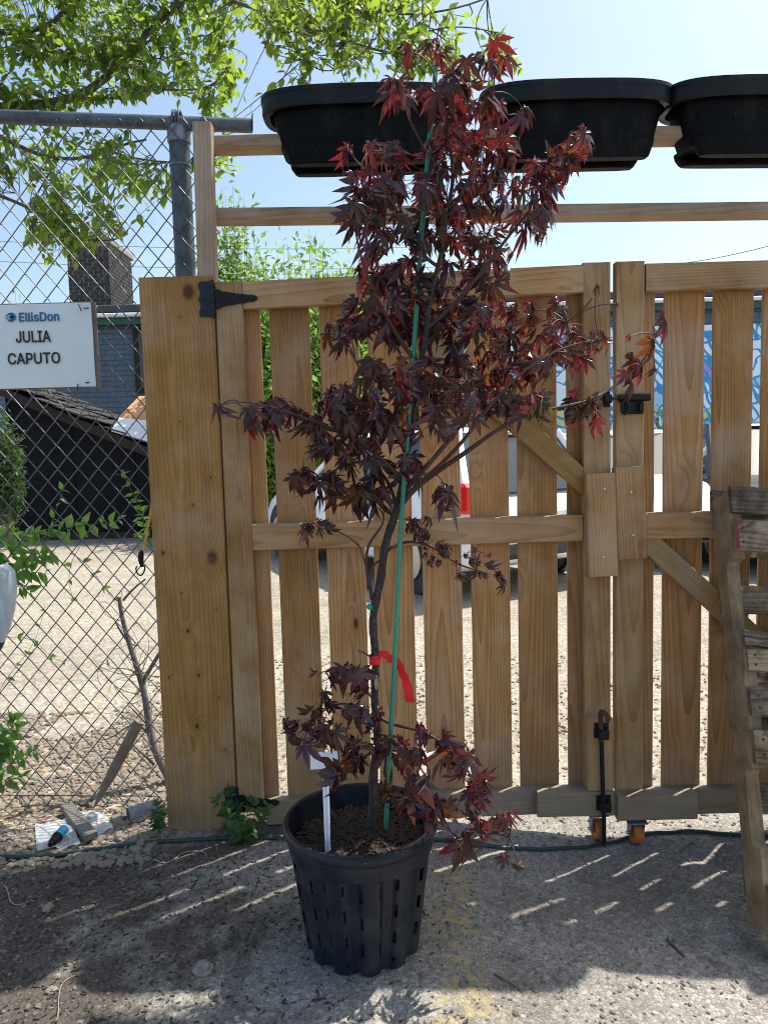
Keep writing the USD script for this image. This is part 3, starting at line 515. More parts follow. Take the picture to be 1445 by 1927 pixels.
part(kp, 'plate', box(c[0] - .011, c[0] + .012, YF - .004, YF - .0005, c[2] - .026, c[2] + .026, .001), 'black_iron')
part(kp, 'loop', lathe([(.007, 0), (.016, 0), (.016, .022), (.007, .022), (.007, 0)], 18) if False else place(lathe([(.0075, -.012), (.015, -.012), (.015, .012), (.0075, .012), (.0075, -.012)], 18), basis((1, 0, 0), at=(c[0], YF - .018, c[2]))), 'black_iron')
# casters
def caster(parent, px, py, Y, ztop):
    cx = P(px, py, Y)[0]; r = .036; z = r + gz(cx, Y) + .001
    cp = part(parent, 'caster', box(cx - .034, cx + .034, Y - .03, Y + .03, ztop - .005, ztop - .001, .001), 'galvanised')
    prof = [(.008, -.016), (r * .93, -.016), (r, -.010), (r, .010), (r * .93, .016), (.008, .016)]
    part(cp, 'wheel', place(lathe(prof, 28), basis((1, .12, 0), at=(cx, Y, z))), 'orange_wheel')
    for s in (-1, 1):
        pl = Polygon([(-.024, ztop - .005), (.024, ztop - .005), (.018, z - .004), (.006, z - .016), (-.006, z - .016), (-.018, z - .004)])
        v, f = extrude(pl, .003); T = np.eye(4); T[:3, 0] = (0, 1, 0); T[:3, 1] = (0, 0, 1); T[:3, 2] = (1, 0, 0); T[:3, 3] = (cx + s * .022 - .0015, Y, 0)
        part(cp, 'fork', place((v, f), T), 'galvanised_dark')
    part(cp, 'axle', tube([(cx - .034, Y, z), (cx + .03, Y, z)], .006, 8), 'steel')
caster(gl, 1124, 1560, YF - .005, P(1080, 1540, Yk)[2] + .004)
caster(gr, 1196, 1575, YF - .035, P(1230, 1548, Yk - .012)[2] + .004)

# tall board and hinges
tb = thing('gate_post_board', 'tall wide golden board standing at the hinge side of the gate', 'board', P(360, 1560, YF))
xl, xr = px_x(286, 1000, YF), xa - .005
board(tb, 'plank', ((xl + xr) / 2, YF - .001, gz(-.7, YF) - .01), ((xl + xr) / 2, YF - .001, P(330, 520, YF)[2]), xr - xl, .038, 'tall_board_wood', off=np.array([0, .045, 0.0]))
for p in ((338, 793), (338, 596), (342, 1116), (407, 1145), (411, 1313), (323, 1270)): screw(tb, P(*p, YF - .0015), .0035, 'galvanised_dark')
def hinge(px, py, label):
    h = thing('strap_hinge', label, 'hinge', P(px, py, YF))
    c = P(px, py, YF); Yh = YF - .001
    leaf = [(-.044, -.055), (-.004, -.058), (-.004, .058), (-.040, .058), (-.046, .05), (-.046, .034), (-.041, .028), (-.041, .012), (-.046, .006), (-.046, -.006), (-.041, -.012), (-.041, -.03), (-.046, -.036), (-.046, -.05)]
    part(h, 'leaf', place(extrude(Polygon(leaf), .003), facing((c[0], Yh, c[2]))), 'black_iron_blue')
    strap = [(.004, -.031), (.022, -.031), (.028, -.025), (.05, -.022), (.085, -.016), (.10, -.016), (.118, -.011), (.132, -.011), (.143, -.006), (.146, 0), (.143, .006), (.132, .011), (.118, .011), (.10, .014), (.085, .015), (.05, .022), (.028, .025), (.022, .031), (.004, .031)]
    part(h, 'strap', place(extrude(Polygon(strap), .003), facing((c[0], Yh, c[2]))), 'black_iron')
    for k in range(5): part(h, 'knuckle', tube([(c[0], Yh - .006, c[2] - .060 + .0245 * k), (c[0], Yh - .006, c[2] - .060 + .0245 * k + .0225)], .0065, 12), 'black_iron_blue')
    for x, z in ((-.026, .042), (-.026, 0), (-.026, -.042), (.02, 0), (.065, 0), (.128, 0)): screw(h, (c[0] + x, Yh - .003, c[2] + z), .0042, 'black_iron_blue')
hinge(401, 563, 'black strap hinge at the top of the gate beside the trellis upright')
hinge(447, 1512, 'black strap hinge low on the gate behind the green weed')

# ================================================================ trellis and planters
YT = 2.60
tr = thing('trellis', 'wooden trellis of one upright and two slats rising behind the gate', 'trellis', P(385, 520, YT))
board(tr, 'upright', P(392.5, 640, YT - .055), P(378.5, 227, YT - .055), .060, .05, 'trellis_wood')
def slat(a, b, mid=None):
    A, B = P(*a, YT), P(*b, YT); board(tr, 'slat', A + (0, 0, -.019), B + (0, 0, -.019), .038, .089, 'trellis_wood')
slat((392, 253), (1990, 220))
slat((398, 390), (1990, 372))
board(tr, 'upright', P(1900, 640, YT - .055), P(1895, 200, YT - .055), .060, .05, 'trellis_wood')
def srect(a, b, z, n=56, p=3.2):
    t = np.arange(n) * 2 * np.pi / n; c_, s_ = np.cos(t), np.sin(t)
    return np.c_[a * np.sign(c_) * np.abs(c_) ** (2 / p), b * np.sign(s_) * np.abs(s_) ** (2 / p), np.full(n, z)]
def planter(cx, zt_, yaw, label, half=.312, seed=0):
    Yc = YT + .045; t = thing('saddle_planter', label, 'planter', (cx, Yc, zt_ - .26), group='black planters astride the trellis')
    c_, s_ = math.cos(yaw), math.sin(yaw); R = np.array([[c_, -s_, 0], [s_, c_, 0], [0, 0, 1]])
    def put(m): v, f = m; return v @ R.T + (cx, Yc, zt_), f
    b = .112
    tub = [srect(half - .075, b - .03, -.186), srect(half - .066, b - .022, -.192), srect(half - .056, b - .016, -.186), srect(half - .047, b - .010, -.16), srect(half - .033, b - .005, -.10), srect(half - .012, b, -.012),
           srect(half - .018, b - .006, -.012), srect(half - .042, b - .012, -.10), srect(half - .075, b - .03, -.18)]
    part(t, 'tub', put(loft(tub)), 'planter_plastic')
    rim = [srect(half - .013, b - .001, -.062), srect(half + .006, b + .018, -.064), srect(half + .012, b + .022, -.056), srect(half + .011, b + .022, -.022), srect(half + .016, b + .026, -.016), srect(half + .015, b + .025, -.004), srect(half + .008, b + .018, 0), srect(half - .014, b - .002, -.002), srect(half - .02, b - .008, -.012), srect(half - .013, b - .001, -.062)]
    part(t, 'rim', put(loft(rim, False)), 'planter_rim')
    for s in (-1, 1):
        leg = []
        for a, y0, y1, z in ((half - .066, .047, b - .014, -.176), (half - .070, .047, b - .016, -.195), (half - .082, .048, b - .020, -.228 + .016 * (s > 0)), (half - .090, .052, b - .024, -.234 + .016 * (s > 0))):
            r_ = srect(a, (y1 - y0) / 2, z, 40, 5); r_[:, 1] += s * (y0 + y1) / 2; leg.append(r_)
        part(t, 'leg', put(loft(leg[::-1])), 'planter_plastic')
yz = YT - .10
pA, pB, pC = P(678, 149, yz), P(1086, 141, yz), P(1438, 134, yz)
planter(px_x(680, 165, YT + .02), pA[2], 0.0, 'black saddle planter on the left of the trellis, half behind the tree top', .325)
planter(px_x(1083, 165, YT + .02), pB[2], .02, 'black saddle planter in the middle, its whole right end clear of the tree', .312)
planter(px_x(1440, 165, YT + .02), pC[2], .05, 'black saddle planter cut off by the right edge of the picture', .335)

# ================================================================ chain link fence
cf = thing('chain_link_fence', 'grey chain link fence with pipe rail left of the tall board', 'fence', (-1.2, 2.7, 0))
YW = 2.672
pr = tube([P(-420, 204, 2.70), P(474, 236, 2.70)], .0235, 16, cap=False)
part(cf, 'top_rail', pr, 'galvanised_dark'); part(cf, 'top_rail_inside', tube([P(468, 235.7, 2.70), P(440, 234.7, 2.70)], .0200, 16), 'black_iron')
xp = px_x(348, 500, 2.71)
ztop = P(333, 238, 2.71)[2]
part(cf, 'post', tube([(xp, 2.715, -.1), (xp, 2.715, ztop - .05)], .0355, 24), 'galvanised_dark')
pc = part(cf, 'post_cap', lathe([(.0385, 0), (.0405, .004), (.0405, .048), (.037, .058), (.0001, .064)], 24) and place(lathe([(.0385, 0), (.0405, .004), (.0405, .048), (.037, .058), (.0001, .064)], 24), np.array([[1, 0, 0, xp], [0, 1, 0, 2.715], [0, 0, 1, ztop - .055], [0, 0, 0, 1.]])), 'galvanised')
a_ = np.linspace(-.6, 3.74, 14); q0 = P(333, 224, 2.70)
for dx in (-.009, .002, .011): part(cf, 'tie_wire', tube(np.c_[np.full(14, q0[0] + dx), 2.70 + .0285 * np.cos(a_), q0[2] + .0285 * np.sin(a_)], .0045, 6), 'galvanised_dark')
part(cf, 'clamp_band', place(lathe([(.036, 0), (.0385, 0), (.0385, .006), (.036, .006), (.036, 0)], 24), np.array([[1, 0, 0, xp], [0, 1, 0, 2.715], [0, 0, 1, P(338, 307, 2.68)[2]], [0, 0, 0, 1.]])), 'galvanised')
A_, h_ = .0362, .0430
z0w = P(150, 1535, YW)[2]; nrow = int((P(150, 230, YW)[2] - z0w) / h_) + 1
x_right = px_x(405, 330, YW)
for k in range(38):
    x0 = x_right - A_ * (k + 1); pts_ = []
    for i in range(nrow + 1):
        side = (i + k) % 2; xx = x0 + A_ * side; zz = z0w + i * h_ + .004 * math.sin(xx * 3); s = 1 if side else -1
        yj = YW + .004 * math.sin(zz * 2.1 + xx * 1.7)
        sag = .006 * math.sin(zz * 1.3 + xx)
        pts_ += [(xx - s * .004 + sag, yj - .004 * s, zz - .0045), (xx + s * .0012 + sag, yj + .001 * s, zz), (xx - s * .004 + sag, yj + .004 * s, zz + .0045)]
    part(cf, 'wire', tube(pts_, .0021, 5, cap=False), 'fence_wire', smooth=True)
part(cf, 'tension_wire', tube(spline([P(-200, 1499, YW - .006), P(0, 1497, YW - .006), P(150, 1498, YW - .006), P(300, 1499, YW - .006)], 20), .0019, 6), 'fence_wire')

# sign on the fence
sg = thing('sign_board', 'white name sign wired to the chain link fence', 'sign', P(90, 650, 2.65))
YS = 2.635
xs0, xs1 = px_x(-62, 650, YS), px_x(177, 650, YS); zs0, zs1 = P(90, 729, YS)[2], P(90, 571, YS)[2]
b_ = board(sg, 'backing', ((xs0 + xs1) / 2 + .006, YS + .004, zs0 - .003), ((xs0 + xs1) / 2 + .006, YS + .004, zs1 + .004), xs1 - xs0 + .006, .018, 'scrap_wood')
gxs = np.linspace(xs0, xs1 - .002, 26); gzs = np.linspace(zs0, zs1, 16)
SX, SZ = np.meshgrid(gxs, gzs); SY = YS - .0015 * np.sin(SX * 9) * np.sin(SZ * 8) - .004 * np.clip((SZ - zs1 + .02) / .02, 0, 1) * (np.sin(SX * 35) > .2) - .003 * np.clip((SX - xs1 + .02) / .02, 0, 1) * np.abs(np.sin(SZ * 20))
nn = 26; ii, jj = np.meshgrid(np.arange(15), np.arange(25), indexing='ij'); q = np.stack([ii * nn + jj, ii * nn + jj + 1, (ii + 1) * nn + jj + 1, (ii + 1) * nn + jj], -1).reshape(-1, 4)
fr_ = np.stack([SX, SY, SZ], -1).reshape(-1, 3); bk_ = fr_ + (0, .0025, 0)
ff = np.vstack([q[:, [0, 1, 2]], q[:, [0, 2, 3]]]); part(sg, 'panel', (np.vstack([fr_, bk_]), np.vstack([ff, ff[:, ::-1] + len(fr_)])), 'sign_white')
def letter(text, px0, px1, py_base, py_top, mat_, bold, nm):
    A = P(px0, py_base, YS - .006); hgt = P(px0, py_top, YS)[2] - A[2]; m = meshkit.text_mesh(text, hgt, .0012, bold)
    v = np.array(m.vertices); v[:, 0] -= v[:, 0].min(); v[:, 0] *= (px_x(px1, py_base, YS) - A[0]) / v[:, 0].max(); v[:, 2] += .0008
    part(sg, nm, place((v, np.array(m.faces)), facing((A[0], YS - .0035, A[2]))), mat_, smooth=False)
letter('EllisDon', 36, 113, 604.5, 589, 'blue_ink', True, 'lettering')
letter('JULIA', 30, 97, 644, 624, 'black_ink', True, 'lettering')
letter('CAPUTO', 15, 115, 685, 665.5, 'black_ink', True, 'lettering')
lc = P(21, 597, YS)
def ell(cx, cy, rx, ry, n=28): t = np.linspace(0, 2 * np.pi, n, endpoint=False); return Polygon(np.c_[cx + rx * np.cos(t), cy + ry * np.sin(t)])
logo = ell(0, 0, .0165, .0155).difference(ell(-.010, 0, .0115, .0085))
logo2 = ell(.001, 0, .0085, .0042)
for g in (logo, logo2): part(sg, 'logo', place(extrude(g, .0012), facing((lc[0] + .002, YS - .0045, lc[2]))), 'blue_ink', smooth=False)
for k in (-1, 0, 1): part(sg, 'logo', place(extrude(Polygon([(-.019, k * .0055 - .0012), (-.009, k * .0055 - .0012), (-.009, k * .0055 + .0012), (-.019 + .003 * abs(k), k * .0055 + .0012)]), .0012), facing((lc[0] + .002, YS - .0062, lc[2]))), 'blue_ink', smooth=False)
for a, b in (((148, 572), (153, 584)), ((158, 580), (167, 579)), ((147, 722), (145, 734)), ((161, 720), (168, 719))):
    part(sg, 'screw', tube([P(*a, YS - .008), P(*b, YS - .010)], .0022, 6), 'rusty_iron')

# bungee cord, stake, white tube
bg = thing('bungee_cord', 'yellow bungee cord with black hook hanging beside the tall board', 'bungee cord', P(266, 1050, 2.64))
part(bg, 'cord', tube(spline([P(291, 930, 2.66), P(283, 965, 2.65), P(277, 1000, 2.65), P(268, 1040, 2.64)], 14), .0045, 8), 'yellow_cord')
part(bg, 'hook_holder', tube(spline([P(267, 1036, 2.64), P(265, 1050, 2.64), P(268, 1067, 2.64)], 6), [.006, .010, .011, .010, .008, .005], 10), 'black_iron')
part(bg, 'hook', tube(spline([P(270, 1064, 2.64), P(270, 1078, 2.64), P(264, 1083, 2.64), P(258, 1078, 2.64), P(258, 1066, 2.64)], 16), .0028, 8), 'black_iron')
stk = thing('wooden_stake', 'pointed brown wooden stake leaning on the chain link fence', 'stake', P(178, 1520, 2.58))
A, B = P(176, 1522, 2.60), P(262, 1358, 2.64)
T, L = frame(A, B); w = .021
rr = [(.002, 0), (.010, .05), (.0185, .14), (.0195, .2), (.0195, L)]
n_ = 10; aa = np.arange(n_) * 2 * np.pi / n_
vs = loft([np.c_[r * np.cos(aa), .8 * r * np.sin(aa), np.full(n_, z)] for r, z in rr]); part(stk, 'shaft', vs, 'stake_wood', mtx=T)
wt = thing('white_tube', 'white plastic tube with a dark hole and black end at the left edge', 'tube', P(0, 1150, 2.45))
cl = spline([P(-14, 1066, 2.45), P(-8, 1110, 2.45), P(-16, 1170, 2.45), P(-27, 1200, 2.45)], 20)
part(wt, 'tube', tube(cl, np.interp(np.linspace(0, 1, 20), [0, .1, .3, 1], [.045, .063, .064, .060]), 28), 'grey_white_plastic')
part(wt, 'end_cap', tube(spline([P(-26, 1196, 2.45), P(-34, 1228, 2.45)], 6), [.0615, .0615, .060, .057, .053, .049], 24), 'black_iron')
part(wt, 'hole', place(extrude(ell(0, 0, .0042, .015), .002), facing(P(10, 1104, 2.45) + (0, -.0475, 0))), 'black_iron')

# ================================================================ leaves
def maple_leaf(rng, curl=0.25, twist=0.15, lobes=7):
    """palmate leaf: base at the origin, middle lobe along +y, upper face +z; about 1 across"""
    V, Fc = [np.zeros(3)], []
    ang = np.linspace(-118, 118, lobes) * np.pi / 180; n = lobes
    Ls = np.array([.32, .58, .80, .92, .80, .58, .32]) if n == 7 else np.array([.42, .68, .82, .68, .42])
    cup = rng.uniform(.05, .25)
    val = []
    for i in range(n + 1):
        if i == 0: a = ang[0] - .30; r = .10
        elif i == n: a = ang[-1] + .30; r = .10
        else: a = (ang[i - 1] + ang[i]) / 2; r = .225 * (Ls[i - 1] + Ls[i]) / 1.5
        val.append(len(V)); V.append(np.array([r * math.sin(a), r * math.cos(a), cup * r * .3]))
    for i in range(n):
        a = ang[i] + rng.uniform(-.1, .1); Lb = Ls[i] * rng.uniform(.88, 1.1); d = np.array([math.sin(a), math.cos(a), 0]); e = np.array([d[1], -d[0], 0]); w = .100 * Lb / .8 + .012
        tw = rng.normal(0, twist); dz = lambda r: -curl * r * r * rng.uniform(.7, 1.3)
        z1, z2, z3 = dz(.3 * Lb), dz(.62 * Lb), dz(Lb) * 1.25
        m1 = len(V); V.append(d * Lb * .33 + (0, 0, z1 - .03)); m2 = len(V); V.append(d * Lb * .66 + (0, 0, z2 - .025))
        l2 = len(V); V.append(d * Lb * .60 - e * w + (0, 0, z2 + .02 + tw * w * 2)); r2 = len(V); V.append(d * Lb * .60 + e * w + (0, 0, z2 + .02 - tw * w * 2))
        tip = len(V); V.append(d * Lb + (rng.uniform(-.03, .03), rng.uniform(-.03, .03), z3))
        a_, b_ = val[i], val[i + 1]
        Fc += [(0, m1, a_), (0, b_, m1), (a_, m1, l2), (b_, r2, m1), (m1, m2, l2), (m1, r2, m2), (l2, m2, tip), (m2, r2, tip)]
    v = np.array(V)
    return v, np.array(Fc)
def crumple(leaf, rng, k):
    v, f = leaf; v = v.copy(); r = np.linalg.norm(v[:, :2], axis=1)
    # roll the blade round its long axis and pull the tips in
    phi = v[:, 0] * k * 2.2; R_ = .42; v2 = v.copy(); v2[:, 0] = R_ * np.sin(phi) * .9 / (1 + .2 * k); v2[:, 2] = v[:, 2] - R_ * (1 - np.cos(phi))
    th = v[:, 1] * k * 1.1; v2[:, 2] -= .35 * (1 - np.cos(th)); v2[:, 1] = np.sin(np.clip(th, -2.4, 2.4)) / (k * 1.1)
    return v2 + rng.normal(0, .016, v2.shape), f
LR = np.random.default_rng(21)
leaf_flat = [maple_leaf(LR, LR.uniform(.5, 1.0), .16) for _ in range(8)]
leaf_curl = [crumple(maple_leaf(LR, .5, .3), LR, LR.uniform(.55, .9)) for _ in range(8)]
leaf_shriv = [crumple(maple_leaf(LR, .6, .5), LR, LR.uniform(1.2, 1.7)) for _ in range(6)]
def ovate(rng, fold=.25, bend=.3, wid=.30):
    V = [(0, 0, 0)]; ys = (.18, .42, .68, .88); ws = (.72, 1.0, .72, .33)
    for y, w in zip(ys, ws): V += [(-wid * w, y, fold * wid * w - bend * y * y * .5), (0, y, -bend * y * y * .5), (wid * w, y, fold * wid * w - bend * y * y * .5)]
    V.append((0, 1.06, -bend * .55)); f = [(0, 2, 1), (0, 3, 2)]
    for k in range(3):
        a = 1 + 3 * k; b = a + 3; f += [(a, a + 1, b), (a + 1, b + 1, b), (a + 1, a + 2, b + 1), (a + 2, b + 2, b + 1)]
    f += [(10, 11, 13), (11, 12, 13)]; v = np.array(V); v[:, :] += rng.normal(0, .012, v.shape); return v, np.array(f)
ov = [ovate(LR, LR.uniform(.1, .5), LR.uniform(.1, .7), LR.uniform(.24, .33)) for _ in range(10)]
ov_simple = [(np.array([(0, 0, 0), (-.22, .45, .05), (0, 1, -.08), (.22, .45, .05)]), np.array([(0, 2, 1), (0, 3, 2)]))]
def oriented(leaf, at, axis, normal, size):
    v, f = leaf; y = np.array(axis, float); y /= np.linalg.norm(y); z = np.array(normal, float); z -= y * (z @ y); z /= np.linalg.norm(z) + 1e-9; x = np.cross(y, z)
    return (v * size) @ np.stack([x, y, z]) + at, f
def split_leaves(parent, leaves, name, stuff_name, limit=300):
    """leaves: (mesh, material, size): the largest as parts, the rest as one stuff part"""
    order = sorted(range(len(leaves)), key=lambda i: -leaves[i][2])
    for i in order[:limit]: part(parent, name, leaves[i][0], leaves[i][1], 75)
    rest = {}
    for i in order[limit:]: rest.setdefault(leaves[i][1], []).append(leaves[i][0])
    for m, ms in rest.items(): part(parent, stuff_name, join(ms), m, 60, kind='stuff')

# ================================================================ pot, soil, stake, tag, ribbon
POT = np.array([px_x(678, 1540, 1.88), 1.88, 0.0]); POT[2] = gz(POT[0], POT[1]) + .002
pot = thing('plant_pot', 'large black ribbed plastic nursery pot holding the red maple', 'pot', POT)
HP, NA, NZ = .335, 288, 48
def pot_r(t, z):
    base = .143 + (.178 - .143) * (z / .265)
    ph = (t / (2 * np.pi) * 12) % 1.0
    flute = np.where((ph < .60), 1.0, 0.0); s = np.clip(np.minimum(np.abs(ph - .0), np.abs(ph - .60)) / .05, 0, 1)
    bulge = np.where(ph < .6, .0035 * np.sin(ph / .6 * np.pi), -.0015 * np.sin((ph - .6) / .4 * np.pi))
    return base + np.where(ph < .6, .004, -.004) * s + bulge
tt = np.arange(NA) * 2 * np.pi / NA; zz = np.linspace(0.0, .268, NZ)
TT, ZZ = np.meshgrid(tt, zz); RR = pot_r(TT, ZZ)
ph = (TT / (2 * np.pi) * 12) % 1.0
ZZ2 = ZZ + np.where(ZZ < .004, np.where(ph < .6, 0, .008), 0)
wall = np.stack([RR * np.cos(TT), RR * np.sin(TT), ZZ2], -1).reshape(-1, 3)
fc = []
for i in range(NZ - 1):
    zc = (zz[i] + zz[i + 1]) / 2
    row = (zc % .056) < .030 and .03 < zc < .245
    for j in range(NA):
        k = (j + 1) % NA; p_ = ((j + .5) / NA * 12) % 1.0; grp = int((j + .5) / NA * 12)
        off = ((zc + (grp % 2) * .016) % .074) < .036 and .022 < zc < .252
        if off and (.02 < p_ < .10 or .53 < p_ < .60): continue
        a, b, c2, d = i * NA + j, i * NA + k, (i + 1) * NA + k, (i + 1) * NA + j; fc += [(a, b, c2), (a, c2, d)]
v_in = wall * (.975, .975, 1)
wm = np.vstack([wall, v_in]); fc = np.array(fc)
part(pot, 'body', (wm + POT, np.vstack([fc, fc[:, ::-1] + len(wall)])), 'pot_plastic', 40)
rimp = [(.180, .262), (.1865, .262), (.1885, .266), (.1945, .300), (.1925, .304), (.1985, .309), (.2035, .318), (.2035, .328), (.198, .336), (.189, .336), (.186, .328), (.184, .30), (.176, .262)]
part(pot, 'rim', place(lathe(rimp, 96), np.array([[1, 0, 0, POT[0]], [0, 1, 0, POT[1]], [0, 0, 1, POT[2]], [0, 0, 0, 1.]])), 'pot_plastic', 40)
# soil body fills the pot below the rim; dark, seen through the slots too
SR = np.random.default_rng(4); soilz = .276
rings = []
for r, z in ((.134, .01), (.1685, .255), (.174, .262), (.172, .272), (.13, .279), (.08, .285), (.03, .289)):
    a = np.arange(40) * 2 * np.pi / 40; rings.append(np.c_[r * np.cos(a), r * np.sin(a), z + SR.uniform(-.003, .003, 40) * (z > .268)] + POT)
mul_ = [loft(rings)]
for _ in range(1500):
    r, a = .170 * math.sqrt(SR.random()), SR.uniform(0, 6.283); z = POT[2] + np.interp(r, [0, .08, .13, .172], [.289, .285, .279, .272]) + SR.uniform(.0, .006)
    L_, w_ = SR.uniform(.006, .02), SR.uniform(.0015, .005); b = box(-L_, L_, -w_, w_, -.0012, .0012)
    al, be, ga = SR.uniform(0, 6.28), SR.normal(0, .3), SR.normal(0, .3); Rm = trimesh.transformations.euler_matrix(ga, be, al)[:3, :3]
    mul_.append((b[0] @ Rm.T + (POT[0] + r * math.cos(a), POT[1] + r * math.sin(a), z), b[1]))
solo('potting_mulch', join(mul_), 'mulch_chip', 'brown bark mulch filling the black pot', 'mulch', kind='stuff', smooth=False)
def pz(px, py, Y, lim=None): return P(px, py, Y)
YTREE = 1.90
gs = thing('plant_stake', 'slim green plastic coated stake beside the maple trunk', 'stake', P(727, 1560, 1.86))
stp = [G(726, 1572, POT[2] + .27), P(731, 1450, 1.855), P(740, 1290, 1.86), P(749, 1100, 1.865), P(757, 950, 1.875), P(768, 800, 1.90), P(779, 650, 1.935), P(790, 490, 1.96), P(799, 370, 1.975), P(810, 240, 1.985), P(822, 108, 1.99)]
part(gs, 'rod', tube(spline(stp, 60), .0062, 10), 'stake_green')
for t_ in (.12, .3, .46, .63, .8): 
    c = spline(stp, 60)[int(t_ * 59)]; part(gs, 'node', place(lathe([(.006, -.004), (.0072, -.001), (.0072, .001), (.006, .004)], 10), basis((0, 0, 1), (0, 1, 0), c)), 'stake_green')
tgp = thing('plant_tag', 'blank white T shaped plastic plant label stuck in the pot', 'plant label', P(614, 1560, 1.80))
a1 = np.array([P(616, 1580, 1.80)[0], 1.80, POT[2] + .272]); a0 = P(612, 1442, 1.785)
tpl = P(611, 1431, 1.78)
part(tgp, 'plate', place(extrude(Polygon([(-.034, -.019), (.034, -.019), (.034, .019), (-.034, .019)]).buffer(.0015), .0015), basis((.06, -1, .18), at=tpl)), 'white_plastic')
for s in (-1, 1): part(tgp, 'stem', tube([a0 + (s * .004, 0, 0), a1 + (s * .003, 0, 0)], [.0045, .0042], 6), 'white_plastic')
rb = thing('red_ribbon', 'bright red flagging ribbon tied round the maple trunk', 'ribbon', P(705, 1240, YTREE))
TRUNK = [(G(700, 1566, POT[2] + .275) * (1, 0, 1) + (0, YTREE + .01, 0), .024), (P(703, 1500, YTREE), .0165), (P(707, 1420, YTREE), .0142), (P(709, 1350, YTREE), .0142), (P(706, 1290, YTREE), .0138), (P(704, 1215, YTREE), .0132), (P(705, 1150, YTREE), .0134), (P(714, 1090, YTREE), .0138), (P(725, 1035, YTREE), .0136), (P(738, 985, YTREE), .0132), (P(752, 930, YTREE), .0115), (P(766, 860, YTREE + .01), .0100), (P(778, 780, YTREE + .02), .0095), (P(790, 690, YTREE + .03), .009), (P(805, 600, YTREE + .03), .0085), (P(823, 500, YTREE + .03), .0078), (P(842, 410, YTREE + .04), .007), (P(850, 330, YTREE + .04), .006), (P(842, 250, YTREE + .03), .005), (P(822, 170, YTREE + .02), .0035), (P(812, 110, YTREE + .02), .002)]
ct = P(705, 1241, YTREE)
part(rb, 'wrap', place(lathe([(.0145, -.012), (.0155, -.010), (.0152, .010), (.0142, .012), (.0130, .0), (.0145, -.012)], 18), basis((0, 0, 1), (0, 1, 0), ct)), 'red_ribbon')
kn = [P(711, 1236, YTREE - .016), P(722, 1231, YTREE - .022), P(733, 1239, YTREE - .020)]
def strip(c, wdir, w, tk=.0006):
    c = np.asarray(c); wdir = np.asarray(wdir, float); n = len(c); w = np.broadcast_to(w, (n,)); wd = wdir / np.linalg.norm(wdir, axis=-1, keepdims=True)
    L_, R_ = c - wd * w[:, None] / 2, c + wd * w[:, None] / 2; v = np.vstack([L_, R_, L_ + (0, tk, 0), R_ + (0, tk, 0)]); f = []
    for i in range(n - 1): f += [(i, i + 1, n + i + 1), (i, n + i + 1, n + i), (2 * n + i, 3 * n + i + 1, 2 * n + i + 1), (2 * n + i, 3 * n + i, 3 * n + i + 1)]
    return v, np.array(f)
c = spline(kn, 8); part(rb, 'knot', strip(c, np.tile([0.2, -.2, 1.0], (8, 1)), [.020, .024, .02, .017, .02, .024, .022, .020]), 'red_ribbon')
tail = spline([P(728, 1240, YTREE - .022), P(745, 1245, YTREE - .03), P(758, 1268, YTREE - .036), P(767, 1295, YTREE - .03), P(771, 1322, YTREE - .028)], 22)
wd = np.array([(np.cos(a), -.25, np.sin(a)) for a in np.linspace(1.35, .15, 22)]); tail = tail + np.c_[.0012 * np.sin(np.arange(22) * 1.3), .002 * np.sin(np.arange(22) * .6), np.zeros(22)]; wd[:, 1] += .18 * np.sin(np.arange(22) * .5); part(rb, 'tail', strip(tail, wd, .0250 - .001 * np.abs(np.sin(np.arange(22) * .8))), 'red_ribbon')

# ================================================================ the red maple
mp = thing('maple_tree', 'young red maple with drooping dark red leaves in the black pot', 'tree', P(703, 1560, YTREE))
tp = np.array([p for p, _ in TRUNK]); trad = np.array([r for _, r in TRUNK])
tps = spline(tp, 110); s_ = np.r_[0, np.cumsum(np.linalg.norm(np.diff(tp, axis=0), axis=1))]
trs = np.interp(np.linspace(0, s_[-1], 110), s_, trad); trs = trs * (1 + .06 * np.sin(np.arange(110) * 1.7) * (np.arange(110) < 60))
trs = trs * .77; tps = tps + np.c_[.003 * np.sin(np.arange(110) * .55), np.zeros(110), np.zeros(110)] * (np.arange(110)[:, None] > 3)
part(mp, 'trunk', tube(tps, trs, 14), 'trunk_bark', True)
part(mp, 'cut_scar', place(extrude(ell(0, 0, .0055, .019), .002), facing(P(708, 1285, YTREE - .0135))), 'cut_wood')
part(mp, 'tape', place(lathe([(.004, -.004), (.008, -.003), (.008, .003), (.004, .004)], 10), basis((0, 1, 0), at=P(695, 1142, YTREE - .008))), 'green_tape')
BR = []                          # (points, radii) of limbs
def limb(pp, r0, r1, n=26):
    c = spline([P(*q) for q in pp], n); BR.append((c, np.linspace(r0, r1, n))); part(mp, 'branch', tube(c, np.linspace(r0, r1, n), 8), 'maple_twig', True)
Yt = YTREE
limb([(738, 985, Yt), (775, 925, Yt - .02), (830, 882, Yt - .05), (885, 845, Yt - .08), (960, 795, Yt - .1), (1035, 770, Yt - .1), (1110, 752, Yt - .08), (1165, 718, Yt - .06)], .0085, .002)
limb([(752, 935, Yt), (800, 880, Yt + .02), (845, 828, Yt + .05), (890, 770, Yt + .06), (950, 700, Yt + .06), (1010, 640, Yt + .05), (1075, 600, Yt + .02), (1115, 560, Yt)], .0075, .0015)
limb([(775, 925, Yt - .02), (835, 868, Yt - .08), (872, 828, Yt - .12), (925, 760, Yt - .14), (985, 700, Yt - .15), (1060, 655, Yt - .14), (1130, 640, Yt - .12)], .006, .0015)
limb([(766, 860, Yt), (735, 800, Yt - .06), (700, 740, Yt - .1), (670, 680, Yt - .12), (628, 630, Yt - .14)], .0055, .0015)
